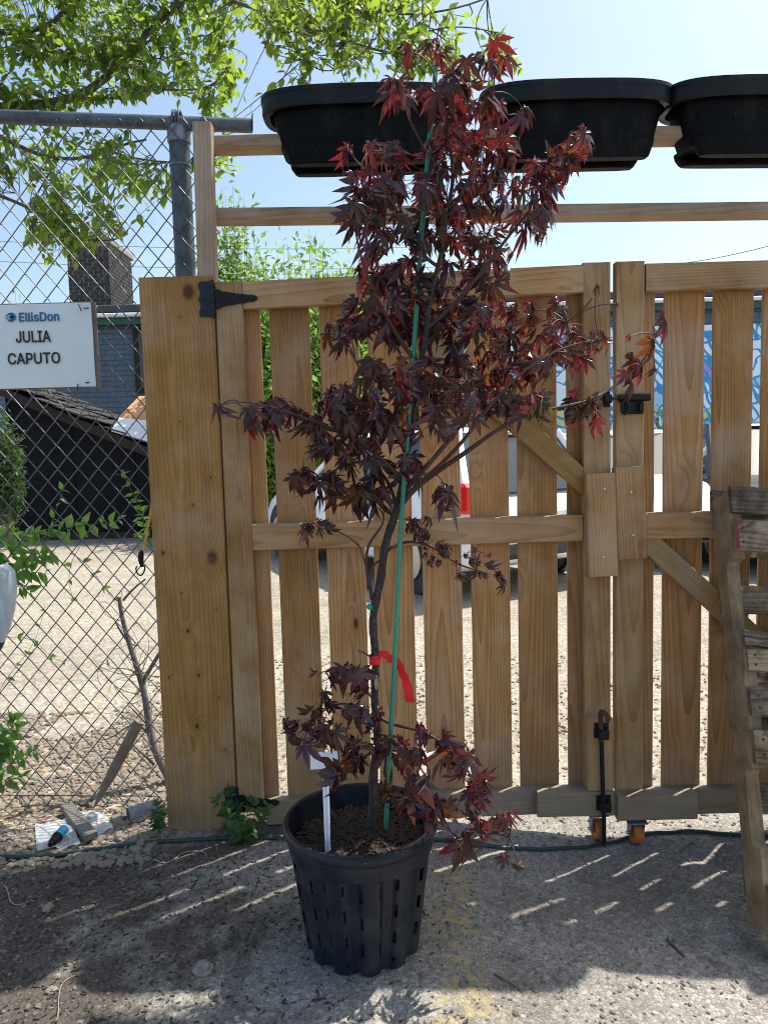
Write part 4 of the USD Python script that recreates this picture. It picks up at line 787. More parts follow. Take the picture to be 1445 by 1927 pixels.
limb([(757, 910, Yt), (720, 865, Yt - .05), (670, 830, Yt - .08), (610, 800, Yt - .1), (540, 775, Yt - .12), (470, 757, Yt - .12), (420, 760, Yt - .13)], .0055, .0013)
limb([(745, 955, Yt), (725, 900, Yt + .04), (690, 870, Yt + .06), (640, 880, Yt + .05), (585, 905, Yt + .03)], .005, .0014)
limb([(700, 1128, Yt), (690, 1070, Yt - .02), (697, 1020, Yt - .02), (720, 985, Yt - .02), (712, 955, Yt - .02)], .0055, .0022)
limb([(692, 1085, Yt - .02), (684, 1050, Yt - .03), (672, 1018, Yt - .03)], .003, .001)
limb([(723, 1060, Yt), (707, 1060, Yt - .02), (694, 1085, Yt - .02), (692, 1110, Yt - .02)], .0035, .003)
limb([(722, 1045, Yt), (770, 1020, Yt + .03), (815, 1030, Yt + .02), (860, 1060, Yt), (905, 1075, Yt - .03), (945, 1090, Yt - .04)], .0045, .0012)
limb([(790, 690, Yt + .03), (735, 610, Yt), (700, 540, Yt - .04), (672, 450, Yt - .06), (668, 390, Yt - .06)], .006, .0015)
limb([(800, 620, Yt + .03), (865, 560, Yt), (915, 500, Yt - .04), (960, 440, Yt - .07), (1010, 380, Yt - .08), (1060, 320, Yt - .08), (1090, 270, Yt - .08)], .006, .0014)
limb([(823, 500, Yt + .03), (770, 430, Yt), (740, 370, Yt - .02), (700, 330, Yt - .03), (658, 285, Yt - .04)], .005, .0012)
limb([(842, 410, Yt + .04), (880, 340, Yt), (905, 280, Yt - .03), (925, 200, Yt - .04), (930, 110, Yt - .04)], .005, .0012)
limb([(850, 335, Yt + .04), (800, 280, Yt + .02), (770, 220, Yt), (750, 150, Yt)], .004, .0012)
limb([(846, 380, Yt + .04), (890, 350, Yt + .12), (940, 300, Yt + .16)], .004, .0014)
limb([(795, 660, Yt + .03), (840, 600, Yt + .12), (880, 540, Yt + .18), (910, 470, Yt + .2)], .005, .0014)
limb([(785, 720, Yt + .02), (750, 660, Yt + .1), (720, 600, Yt + .15), (700, 540, Yt + .16)], .005, .0014)
limb([(1112, 752, Yt - .08), (1170, 715, Yt - .05), (1215, 670, Yt - .05), (1236, 625, Yt - .05)], .0025, .001)
limb([(709, 1345, Yt), (735, 1362, Yt - .03), (790, 1376, Yt - .08), (840, 1405, Yt - .12), (880, 1450, Yt - .15), (905, 1510, Yt - .17), (945, 1560, Yt - .2), (965, 1590, Yt - .2)], .0045, .0012)
limb([(708, 1390, Yt), (675, 1335, Yt - .04), (640, 1325, Yt - .06), (600, 1345, Yt - .08), (560, 1385, Yt - .1)], .004, .0012)
limb([(707, 1335, Yt), (690, 1300, Yt - .04), (660, 1275, Yt - .06), (605, 1285, Yt - .06)], .003, .001)
limb([(709, 1380, Yt), (760, 1410, Yt - .09), (800, 1460, Yt - .15), (845, 1560, Yt - .24), (870, 1600, Yt - .27)], .0035, .001)
limb([(705, 1245, Yt), (690, 1232, Yt - .02), (672, 1224, Yt - .03)], .003, .0015)
limb([(708, 1420, Yt), (690, 1398, Yt - .08), (660, 1412, Yt - .15), (632, 1452, Yt - .20)], .003, .001)
SK = np.vstack([b for b, _ in BR] + [tps[45:]])
# (cx, cy, rx, ry, leaves, size, red share, shrivelled share)
BL = [(760, 100, 24, 12, 2, .95, .7, .1), (818, 100, 26, 14, 4, .95, .7, .1), (935, 108, 30, 26, 5, .95, .9, .0), (745, 172, 32, 30, 6, 1, .7, .1), (862, 155, 38, 34, 8, 1, .6, .1), (912, 205, 36, 38, 8, 1, .5, .15), (825, 205, 50, 36, 10, 1, .45, .1),
      (985, 212, 14, 16, 2, .9, 1, .2), (655, 288, 12, 14, 2, .8, .9, .3), (725, 290, 34, 18, 5, 1, .7, .1), (845, 285, 60, 44, 15, 1, .35, .1), (930, 275, 46, 40, 11, 1, .4, .2), (1088, 268, 24, 20, 4, .9, .9, .1), (1060, 305, 38, 28, 7, 1, .7, .1),
      (685, 358, 44, 32, 10, 1, .35, .1), (760, 355, 56, 40, 12, 1, .3, .15), (840, 370, 60, 50, 16, 1, .25, .15), (920, 365, 60, 48, 16, 1, .35, .15), (1005, 350, 46, 40, 12, 1, .55, .15), (668, 405, 26, 30, 6, .95, .4, .1), (740, 445, 60, 48, 15, 1, .25, .15),
      (840, 450, 70, 50, 16, 1, .2, .2), (930, 440, 60, 48, 12, 1, .25, .25), (1000, 415, 36, 44, 8, .95, .6, .2), (712, 520, 44, 40, 10, 1, .3, .2), (775, 540, 60, 48, 14, 1, .2, .15), (865, 540, 60, 48, 14, 1, .25, .2), (930, 510, 34, 44, 7, .95, .35, .3),
      (640, 632, 30, 36, 7, .9, .15, .35), (695, 595, 46, 36, 10, 1.05, .2, .15), (770, 615, 58, 48, 14, 1.1, .15, .15), (850, 625, 58, 48, 13, 1.1, .25, .15), (925, 620, 58, 40, 11, 1, .3, .25), (1000, 605, 46, 34, 7, .85, .6, .3), (1055, 590, 28, 22, 4, .7, .9, .3),
      (720, 715, 58, 38, 11, 1.1, .1, .2), (800, 720, 60, 48, 14, 1.1, .1, .2), (880, 715, 60, 48, 15, 1, .15, .25), (960, 690, 58, 40, 13, 1, .3, .2), (1030, 668, 48, 38, 10, .95, .5, .15), (1098, 655, 40, 36, 8, .8, .6, .3), (1135, 640, 18, 14, 3, .6, .9, .3),
      (1248, 618, 20, 10, 1, 1, 1, 0), (1228, 652, 14, 10, 1, .95, 1, 0), (1188, 705, 22, 22, 3, 1, .9, .1), (1232, 698, 8, 10, 1, .85, 1, .1), (1124, 540, 4, 4, 1, .42, 1, 1), (1160, 573, 4, 4, 1, .38, 1, 1), (1184, 635, 4, 4, 1, .38, 1, 1),
      (640, 768, 50, 34, 9, 1.1, .1, .2), (700, 785, 56, 38, 11, 1.15, .1, .2), (785, 790, 58, 38, 10, 1.15, .15, .15), (862, 770, 56, 40, 9, 1, .2, .2), (940, 755, 58, 36, 11, 1, .2, .2), (1010, 768, 44, 26, 7, .9, .2, .2), (1078, 768, 22, 24, 3, .85, .3, .2), (1118, 775, 14, 30, 3, .9, .2, .4),
      (408, 780, 12, 10, 2, .95, .7, .3), (470, 790, 24, 14, 3, .95, .4, .3), (530, 775, 34, 26, 5, 1.1, .4, .2), (588, 795, 20, 18, 3, .95, .2, .3), (622, 848, 46, 36, 9, 1.05, .1, .25), (682, 858, 46, 36, 7, 1, .1, .3), (568, 905, 24, 26, 6, .8, .1, .6), (622, 925, 36, 26, 6, .95, .1, .3),
      (705, 945, 46, 26, 5, 1.45, .05, .05), (762, 885, 36, 34, 6, 1.05, .15, .2), (830, 940, 24, 26, 4, 1, .1, .2), (600, 1000, 34, 16, 5, .75, 0, .5), (790, 990, 34, 24, 6, .8, .05, .5), (830, 1042, 36, 26, 8, .65, 0, .9), (895, 1062, 36, 26, 9, .6, 0, .9), (943, 1095, 14, 16, 3, .65, 0, 1), (862, 1085, 16, 10, 2, .6, 0, 1),
      (598, 1275, 10, 8, 1, .75, 0, .2), (652, 1278, 32, 20, 5, .95, 0, .2), (692, 1285, 22, 18, 4, .8, 0, .5), (602, 1335, 30, 18, 4, .95, 0, .3), (562, 1388, 30, 34, 7, .9, 0, .4), (620, 1378, 26, 20, 4, .95, 0, .2), (664, 1352, 26, 20, 4, .9, 0, .3), (706, 1360, 16, 24, 4, .9, 0, .3),
      (792, 1385, 14, 14, 2, .8, .1, .3), (832, 1395, 18, 14, 2, .9, .1, .2), (720, 1415, 30, 22, 3, 1.15, .05, .05), (660, 1430, 34, 24, 4, 1.25, .05, .05), (628, 1478, 16, 6, 2, 1.55, .0, 0), (772, 1430, 34, 24, 4, 1.25, .1, .05), (795, 1480, 24, 20, 3, 1.1, .1, .2), (858, 1435, 34, 32, 6, 1.1, .15, .1),
      (890, 1492, 34, 28, 8, .95, .15, .3), (825, 1530, 26, 20, 5, 1, .15, .3), (768, 1500, 20, 24, 3, 1.1, .1, .2), (905, 1555, 30, 20, 4, .85, .2, .3), (946, 1545, 20, 12, 3, .85, .4, .1), (975, 1535, 8, 10, 1, .7, .5, .1), (868, 1600, 20, 14, 3, 1.05, .4, .1), (948, 1630, 6, 8, 1, .85, .5, .2), (978, 1632, 6, 8, 1, .75, .6, .2), (805, 1550, 14, 20, 3, 1.1, .1, .2), (722, 1500, 16, 26, 3, .85, .05, .3), (905, 1600, 10, 8, 1, .7, .2, .7)]
TR = np.random.default_rng(33); leaves = []; twigs = []; pets = []
for cx, cy, rx, ry, nl, sz_, red, shv in BL:
    c0 = P(cx, cy, 1.9); near_ = SK[np.argsort(np.linalg.norm((SK - c0)[:, [0, 2]], axis=1))[:12]]
    a = near_[TR.integers(0, 6)]; Yc = np.clip(a[1] + TR.normal(0, .035), 1.58, 2.2); e = P(cx, cy - ry * .4, Yc)
    ntw = 1 + (nl > 6) + (nl > 11)
    tw = []
    for k in range(ntw):
        e2 = P(cx + TR.uniform(-.8, .8) * rx * (ntw > 1), cy - ry * .3 + TR.uniform(-.6, .6) * ry * (ntw > 1), Yc + TR.normal(0, .05) * (ntw > 1))
        m_ = (a + e2) / 2 + (0, 0, .012) + TR.normal(0, .006, 3)
        c = spline([a, m_, e2], 9); twigs.append(tube(c, np.linspace(.0022, .0011, 9), 5)); tw.append(c)
    for k in range(int(nl * 1.62 + .3) if nl > 2 else nl):
        kind_shv = TR.random() < shv * 1.15 + .04; u = TR.random()
        th, rr_ = TR.uniform(0, 2 * np.pi), math.sqrt(TR.random())
        pt = P(cx + rx * rr_ * math.cos(th), cy + ry * rr_ * math.sin(th), Yc + TR.normal(0, .06 if nl > 3 else .02))
        ax = np.array([math.cos(th) * .55 + TR.normal(0, .3), TR.normal(-.15, .3), -1.0 + TR.normal(0, .3)])
        nr = np.array([TR.normal(0, .5), -1.0, .55 + TR.normal(0, .4)])
        if TR.random() < .25: nr = TR.normal(0, 1, 3)
        s = (.069 if nl > 2 else .080) * sz_ * TR.uniform(.6, 1.2)
        if kind_shv: lf, s = leaf_shriv[TR.integers(6)], s * .72
        elif TR.random() < .60: lf = leaf_curl[TR.integers(8)]
        else: lf = leaf_flat[TR.integers(8)]
        if u < red * .50: m = 'maple_leaf_red'
        elif kind_shv: m = 'maple_leaf_brown' if TR.random() < .4 else 'maple_leaf_dark'
        else:
            q_ = TR.random(); m = 'maple_leaf_dark' if q_ < .30 else 'maple_leaf_purple' if q_ < .80 else 'maple_leaf_orange' if q_ < .92 else 'maple_leaf_brown' if q_ < .993 else 'maple_leaf_green'
        axn = ax / np.linalg.norm(ax); base = pt - axn * s * .3
        leaves.append((oriented(lf, base, axn, nr, s), m, s))
        tc = tw[TR.integers(len(tw))]; q0_ = tc[np.argmin(np.linalg.norm(tc - base, axis=1))]
        if np.linalg.norm(q0_ - base) < .16: pets.append(tube(spline([q0_, (q0_ + base) / 2 + (0, 0, .010), base], 6), .0008, 4, cap=False))
for t_ in twigs: part(mp, 'twig', t_, 'maple_twig', True)
part(mp, 'leaf_stalks', join(pets), 'petiole', True, kind='stuff')
split_leaves(mp, leaves, 'leaf', 'foliage')

# ================================================================ pallet
PB, PT_ = np.array([.992, 1.875, -.006]), np.array([1.080, 2.335, 1.142])
vdir = PT_ - PB; PL = np.linalg.norm(vdir); vdir /= PL
udir = np.array([math.cos(.10), math.sin(.10), 0.0]); udir -= vdir * (udir @ vdir); udir /= np.linalg.norm(udir)
ndir = np.cross(udir, vdir); ndir *= np.sign(-ndir[1])           # towards the camera
def pp(u, v, n): return PB + udir * u + vdir * v + ndir * n
pal = thing('wooden_pallet', 'worn wooden pallet leaning against the right gate leaf', 'pallet', PB)
SD, ST = .092, .040
poly = [(0, -SD)] + [(0, 0)]
def notch(v0, v1, d=.040):
    r = .018
    return [(v0, 0), (v0, -d + r), (v0 + .005, -d + .006), (v0 + r, -d), (v1 - r, -d), (v1 - .005, -d + .006), (v1, -d + r), (v1, 0)]
def vpx(px, py):
    d = ray(px, py); k = ((PB - EYE) @ ndir) / (d @ ndir); return float((EYE + d * k - PB) @ vdir)
n2a, n2b, n1a, n1b = vpx(1440, 1598), vpx(1418, 1446), vpx(1396, 1198), vpx(1376, 1050)
poly = [(0, -SD), (0, 0)] + notch(n2a, n2b) + notch(n1a, n1b) + [(PL, 0), (PL, -SD)]
for k, u in enumerate((0.0, .48, .96)):
    v, f = extrude(Polygon(poly), ST)                           # local (v, n) extruded along u
    T = np.eye(4); T[:3, 0] = vdir; T[:3, 1] = ndir; T[:3, 2] = udir; T[:3, 3] = pp(u, 0, 0)
    # grain along v: reorder so that local z is the length
    off = np.array([RND.uniform(-.04, .04), RND.uniform(-.04, .04), RND.uniform(-1, 1)])
    vv = np.c_[v[:, 2], v[:, 1], v[:, 0]] + off; T2_ = np.eye(4); T2_[:3, 0], T2_[:3, 1], T2_[:3, 2] = udir, ndir, vdir; T2_[:3, 3] = pp(u, 0, 0) - T2_[:3, :3] @ off
    part(pal, 'stringer', (vv, f[:, ::-1]), 'pallet_side_wood', 30, mtx=T2_)
def deck(v0, v1, n, mat_, u0=.004, label=None, t=.017, skew=0.0, rough=0):
    w = abs(v1 - v0); vm = (v0 + v1) / 2; A, B = pp(u0, vm, n), pp(1.0, vm + skew, n)
    v, f = prism(w, t, np.linalg.norm(B - A), .002)
    if rough:
        n_ = 30; L = np.linalg.norm(B - A); R = np.random.default_rng(int(vm * 1000)); rings = []
        for z in np.linspace(0, L, n_):
            a = w / 2; j = R.uniform(-rough, rough, 4); rings.append(np.array([(-a + j[0], 0, z), (a + j[1], 0, z), (a + j[2], t, z), (-a + j[3], t, z)]))
        v, f = loft(rings)
    return board(pal, 'deck_board', A, B, w, t, mat_, back=-ndir, mesh=(v, f), label=label)
def nail(u, v, n, m='rusty_iron', r=.0045): part(pal, 'nail', place(lathe([(.0001, 0), (r, 0), (r * .8, .0016), (.0001, .0018)], 8), basis(ndir, at=pp(u, v, n))), m)
front = [(917, 966, 'pallet_grey_wood', None, .001, 0), (979, 1037, 'pallet_wood', 'pale board with a red painted end', .001, 0), (1222, 1262, 'pallet_wood', None, .002, 0), (1295, 1346, 'pallet_grey_wood', None, .005, 0), (1374, 1436, 'pallet_wood', None, .003, 0)]
for y1, y0, m, lb, rg, sk in front:
    xpx = np.interp(y1, [917, 1750], [1374, 1446]); v1, v0 = vpx(xpx, y1), vpx(xpx, y0)
    dbp_ = deck(v0, v1, .017, m, label=lb, rough=rg)
    for q_ in (.28, .72): nail(.03, v0 + (v1 - v0) * q_, .0172, 'rusty_iron')
    if m == 'pallet_wood' and y1 < 1250:
        part(pal, 'red_end', box(-.001, .012 if y1 < 1000 else .006, v0 + .002, v1 - .002, -.0002, .0008) if False else (np.array([pp(u, v, n) for u in (.0035, .016 if y1 < 1000 else .008) for v in (v0 + .002, v1 - .002) for n in (.0174, .0166)]), np.array([(0, 1, 3), (0, 3, 2), (4, 7, 5), (4, 6, 7), (0, 4, 5), (0, 5, 1), (2, 3, 7), (2, 7, 6), (1, 5, 7), (1, 7, 3), (0, 2, 6), (0, 6, 4)])), 'red_paint')
for y1, y0, sk in ((1186, 1197, -.05), (1201, 1213, -.10)):
    v1, v0 = vpx(1400, y1), vpx(1400, y0); deck(v0, v1, .016, 'pallet_grey_wood', skew=sk, rough=.004, label='split broken board')
deck(.008, .115, .017, 'pallet_side_wood')
def vback(px, py):
    d = ray(px, py); Bk = PB - ndir * SD; k = ((Bk - EYE) @ ndir) / (d @ ndir); return float((EYE + d * k - PB) @ vdir)
for k, (y1, y0) in enumerate(((926, 948), (953, 1000), (1006, 1046), (1102, 1154), (1238, 1284), (1347, 1376), (1478, 1530), (1620, 1690))):
    deck(vback(1400, y0), vback(1400, y1), -SD - .0005, ('pallet_grey_wood', 'pallet_grey_wood', 'pallet_wood')[k % 3] if k != 3 else 'pallet_wood', rough=.003)

# ================================================================ things lying on the ground
hs = [G(-40, 1622), G(60, 1616), G(170, 1602), G(240, 1592), G(330, 1584), G(420, 1580), G(540, 1584), G(700, 1590), G(830, 1586), G(900, 1593), G(980, 1600), G(1070, 1601), G(1130, 1594), G(1175, 1584), G(1215, 1574), G(1300, 1571), G(1390, 1578), G(1450, 1583), G(1520, 1580)]
hc = spline(hs, 130); hc[:, 2] = [gz(x, y) + .0075 for x, y in hc[:, :2]]
hse = thing('garden_hose', 'thin dark green hose lying along the foot of the gate', 'hose', hc[60])
part(hse, 'tube', tube(hc, .0062, 10), 'hose_green', True); k = 34
part(hse, 'coupling', tube([hc[k], hc[k + 1]], .009, 10), 'hose_green')
bag = thing('plastic_bag', 'clear crumpled plastic bag on the chips by the fence', 'bag', G(140, 1580))
def sheet(c, n=22):
    c = [G(*q) for q in c]; u = np.linspace(0, 1, n); U, V = np.meshgrid(u, u)
    p = ((1 - U) * (1 - V))[..., None] * c[0] + (U * (1 - V))[..., None] * c[1] + (U * V)[..., None] * c[2] + ((1 - U) * V)[..., None] * c[3]
    p[..., 2] = np.vectorize(gz)(p[..., 0], p[..., 1]) + .012 + .022 * (meshkit.fbm(np.stack([U * 5, V * 5, U * 0 + c[0][0] * 9], -1), 3, 2) - .35)
    ii, jj = np.meshgrid(np.arange(n - 1), np.arange(n - 1), indexing='ij'); q = np.stack([ii * n + jj, ii * n + jj + 1, (ii + 1) * n + jj + 1, (ii + 1) * n + jj], -1).reshape(-1, 4)
    v = p.reshape(-1, 3); f = np.vstack([q[:, [0, 1, 2]], q[:, [0, 2, 3]]]); return v, f
part(bag, 'film', sheet([(66, 1560), (130, 1548), (152, 1594), (70, 1610)]), 'thin_plastic')
part(bag, 'film', sheet([(148, 1536), (196, 1538), (214, 1564), (160, 1590)]), 'thin_plastic')
sc = thing('wood_scrap', 'short grey offcut of board lying across the plastic bag', 'wood offcut', G(148, 1558))
A, B = G(126, 1530) + (0, 0, .035), G(172, 1588) + (0, 0, .035)
board(sc, 'offcut', A, B, .045, .022, 'scrap_wood', back=(0, 0, -1))
sl = thing('blue_connector', 'bright blue and black plastic connector lying on the plastic bag', 'hose connector', G(108, 1590))
A, B = G(122, 1578) + (0, 0, .032), G(95, 1604) + (0, 0, .024); D = (B - A)
part(sl, 'sleeve', tube([A, A + D * .48], .0165, 18), 'cyan_plastic'); part(sl, 'collar', tube([A + D * .46, A + D * .56], .0180, 18), 'black_iron'); part(sl, 'nose', tube([A + D * .54, A + D * .7, A + D * .84, A + D * .86, A + D], [.0172, .0150, .0135, .010, .009], 18), 'black_iron')
pg = thing('grey_pipe', 'short piece of grey plastic pipe lying by the tall board', 'pipe', G(265, 1545))
pA, pB_ = G(242, 1545) + (0, 0, .02), G(300, 1528) + (0, 0, .024)
part(pg, 'wall', tube([pA, pB_], .026, 22, cap=False), 'pipe_grey'); part(pg, 'bore', tube([pB_, pA], .0225, 22, cap=False), 'pipe_grey')
rk = trimesh.creation.icosphere(3); rv = np.array(rk.vertices); rv *= (1 + .95 * (meshkit.fbm(rv * 2.1 + 4, 4, 8) - .5))[:, None]; rv = np.round(rv * 3.2 + .15 * rv ** 3) / 3.2 * .45 + rv * .55; c = G(382, 1832)
solo('stone', (rv * (.027, .022, .017) + c + (0, 0, .008), np.array(rk.faces)), 'stone_pale', 'pale lump of stone on the asphalt left of the pot', 'stone', smooth=50)
c = G(97, 1868); solo('stone', (rv[:, [1, 0, 2]] * (.014, .012, .008) + c + (0, 0, .004), np.array(rk.faces)), 'stone_pale', 'small flat pale stone among the mulch at the lower left', 'stone', smooth=50)
c = G(90, 1712); solo('stone', (rv[:, [2, 0, 1]] * (.013, .016, .009) + c + (0, 0, .005), np.array(rk.faces)), 'stone_pale', 'little grey stone on dark soil below the wire fence', 'stone', smooth=50)
def gtube(pp_, r, lift=.004): c = spline([G(*q) for q in pp_], 24); c[:, 2] = [gz(x, y) + lift for x, y in c[:, :2]]; return c
for pp_, r, m, lb in (([(290, 1618), (330, 1616), (345, 1606), (370, 1602), (388, 1616)], .0022, 'pale_twig', 'pale curved twig on the ground in front of the tall board'),
                      ([(100, 1680), (130, 1660), (170, 1646), (185, 1645)], .0018, 'bark_twig', 'thin dark twig lying below the plastic bag'),
                      ([(170, 1700), (200, 1690), (215, 1684), (245, 1686)], .0028, 'bark_twig', 'forked dark twig among the light stripes at the left'),
                      ([(105, 1927), (112, 1870), (125, 1848), (150, 1836)], .0016, 'pale_twig', 'long thin pale stem over the mulch at the bottom left'),
                      ([(930, 1838), (950, 1850), (985, 1875)], .0022, 'bark_twig', 'thin dark stick in front of the pot to the right'),
                      ([(1255, 1770), (1270, 1785), (1288, 1802)], .0042, 'bark_twig', 'dark broken stick near the lower right corner'),
                      ([(1150, 1627), (1180, 1624), (1204, 1612), (1206, 1600)], .0014, 'pale_twig', 'fine pale root beside the orange caster'),
                      ([(8, 1668), (16, 1685), (28, 1702), (60, 1692)], .0018, 'pale_twig', 'bent dry stem at the far left edge')):
    solo('twig', tube(gtube(pp_, r), np.linspace(r, r * .5, 24), 6), m, lb, 'twig', smooth=True)

# weeds and vines
WR = np.random.default_rng(9)
def stemmy(name, label, cat, base, stems, mat_, leaf_s, every, Yj=.03, hang=.2, stem_r=.0016, stem_mat='vine_leaf'):
    """stems: pixel paths (px, py, Y); leaves in pairs along each"""
    t = thing(name, label, cat, base)
    for path in stems:
        c = spline([P(*q) for q in path], 20); part(t, 'stem', tube(c, np.linspace(stem_r, stem_r * .5, 20), 5), stem_mat, True)
        L = np.linalg.norm(np.diff(c, axis=0), axis=1).sum(); n = max(2, int(L / every))
        for i in range(1, n + 1):
            k = min(18, int(i / n * 19)); d = c[k + 1] - c[k]; d /= np.linalg.norm(d) + 1e-9
            for s in (-1, 1):
                if WR.random() < .15: continue
                side = np.cross(d, (0, -1, .3)) * s; ax = side * .8 + d * .5 + WR.normal(0, .3, 3) + (0, 0, -hang)
                part(t, 'leaf', oriented(ov[WR.integers(10)], c[k], ax, np.array([0, -.6, .8]) + WR.normal(0, .45, 3), leaf_s * WR.uniform(.6, 1.15) * (1 - .35 * i / n)), mat_, 60)
    return t
stemmy('weed', 'leafy green weed growing in front of the lower hinge', 'weed', P(455, 1575, 2.44), [[(455, 1585, 2.42), (440, 1545, 2.42), (418, 1520, 2.42), (404, 1500, 2.42)], [(455, 1585, 2.42), (450, 1540, 2.44), (437, 1505, 2.45), (430, 1475, 2.45)], [(456, 1585, 2.41), (462, 1545, 2.4), (470, 1520, 2.4), (478, 1500, 2.4)], [(458, 1585, 2.41), (480, 1550, 2.42), (492, 1530, 2.42), (505, 1512, 2.42)], [(458, 1585, 2.40), (470, 1568, 2.38), (480, 1560, 2.37)], [(455, 1585, 2.40), (435, 1560, 2.38), (420, 1548, 2.38)], [(456, 1585, 2.40), (455, 1562, 2.36), (452, 1548, 2.36)]], 'weed_leaf', .042, .013)
stemmy('weed', 'narrow leaved green weed at the foot of the tall board', 'weed', P(298, 1560, 2.46), [[(298, 1562, 2.45), (296, 1535, 2.45), (296, 1505, 2.46)], [(300, 1562, 2.45), (304, 1535, 2.44), (308, 1515, 2.44)], [(297, 1562, 2.44), (288, 1540, 2.44), (284, 1522, 2.44)], [(298, 1562, 2.44), (299, 1545, 2.42), (300, 1530, 2.42)]], 'weed_leaf', .028, .008)
stemmy('weed', 'tiny bright green seedling on the asphalt', 'weed', G(372, 1652), [[(372, 1655, G(372, 1655)[1]), (371, 1650, G(372, 1655)[1]), (368, 1645, G(372, 1655)[1])], [(372, 1655, G(372, 1655)[1]), (376, 1650, G(372, 1655)[1]), (378, 1646, G(372, 1655)[1])]], 'vine_leaf', .014, .006)
YV = 2.72
vine_st = lambda *a: [list(a)]
stemmy('climbing_vine', 'bright green vine shoot standing on the wire in front of the black shed', 'vine', P(100, 1000, YV), [[(70, 1060, YV), (85, 1015, YV), (100, 975, YV), (112, 940, YV), (122, 915, YV)], [(85, 1020, YV), (110, 1000, YV), (140, 990, YV), (190, 985, YV), (230, 975, YV)]], 'vine_leaf', .064, .034)
stemmy('climbing_vine', 'leafy green vine clump on the wire above the white tube', 'vine', P(40, 1060, YV), [[(-30, 1130, YV), (0, 1075, YV - .05), (30, 1030, YV - .04), (45, 1000, YV)], [(-20, 1140, YV), (20, 1090, YV - .06), (60, 1060, YV - .04), (105, 1040, YV)], [(-20, 1060, YV), (10, 1025, YV - .04), (40, 1010, YV), (80, 1005, YV)], [(-30, 1040, YV), (0, 1010, YV), (20, 995, YV)], [(0, 1110, YV - .03), (40, 1105, YV - .04), (60, 1115, YV - .03)], [(-10, 1080, YV - .05), (30, 1075, YV - .07), (90, 1080, YV - .04)]], 'vine_leaf', .072, .020)
stemmy('climbing_vine', 'thin vine with yellow green leaves winding beside the tall board', 'vine', P(270, 960, YV), [[(285, 1030, YV), (268, 980, YV), (255, 940, YV), (238, 905, YV), (228, 885, YV)], [(270, 985, YV), (262, 945, YV), (250, 925, YV)], [(290, 1040, YV), (275, 1010, YV), (262, 1000, YV)]], 'vine_leaf', .046, .030)
stemmy('climbing_vine', 'leafy green vine clump low on the wire at the left edge', 'vine', P(10, 1420, YV - .1), [[(-40, 1500, 2.6), (-10, 1440, 2.6), (15, 1390, 2.6), (28, 1345, 2.6)], [(-40, 1490, 2.6), (0, 1450, 2.58), (40, 1430, 2.58), (70, 1415, 2.6)], [(-40, 1470, 2.6), (-5, 1400, 2.58), (10, 1370, 2.6), (40, 1365, 2.6)], [(-40, 1500, 2.58), (0, 1475, 2.56), (30, 1465, 2.56), (50, 1460, 2.57)], [(-40, 1440, 2.6), (-10, 1410, 2.6), (25, 1400, 2.57)]], 'vine_leaf', .068, .022)
stemmy('climbing_vine', 'sparse thin vine stems strung across the middle of the wire fence', 'vine', P(80, 1200, YV), [[(-30, 1190, YV), (20, 1200, YV), (60, 1205, YV), (90, 1230, YV), (130, 1245, YV)], [(0, 1300, YV), (30, 1255, YV), (60, 1215, YV), (80, 1160, YV), (85, 1140, YV)], [(130, 1040, YV), (160, 1060, YV), (200, 1110, YV), (230, 1150, YV), (260, 1180, YV)], [(150, 1030, YV), (130, 1090, YV), (140, 1130, YV)], [(190, 1290, YV), (185, 1260, YV), (205, 1245, YV)]], 'vine_leaf', .030, .060, stem_r=.0012, stem_mat='bark_twig')
sap = thing('dead_sapling', 'bare grey sapling trunk with cut branches behind the wire fence', 'sapling', P(310, 1455, 2.85))
YD = 2.85
def dtw(pp_, r0, r1, nm='branch'): part(sap, nm, tube(spline([P(*q, YD) for q in pp_], 22), np.linspace(r0, r1, 22), 8), 'grey_bark', True)
dtw([(335, 1500), (312, 1452), (288, 1400), (276, 1330), (262, 1270), (243, 1210), (232, 1170), (224, 1124)], .019, .008, 'trunk')
dtw([(265, 1290), (285, 1255), (310, 1215)], .009, .007); dtw([(244, 1212), (228, 1190), (214, 1163)], .005, .003); dtw([(232, 1130), (255, 1105), (274, 1090)], .005, .003); dtw([(276, 1380), (250, 1365), (205, 1390), (180, 1390)], .004, .002); dtw([(290, 1440), (270, 1420), (240, 1395)], .006, .003)
for _ in range(34):
    k = WR.integers(0, 5); x0, y0 = [(232, 1170), (243, 1210), (262, 1270), (272, 1310), (282, 1370)][k]; dx, dy = WR.normal(-20, 42), WR.normal(-25, 40)
    part(sap, 'twig', tube(spline([P(x0, y0, YD), P(x0 + dx * .5 + WR.normal(0, 12), y0 + dy * .5 + WR.normal(0, 12), YD + WR.normal(0, .05)), P(x0 + dx, y0 + dy, YD + WR.normal(0, .1))], 10), np.linspace(.0018, .0007, 10), 4), 'grey_bark', True)

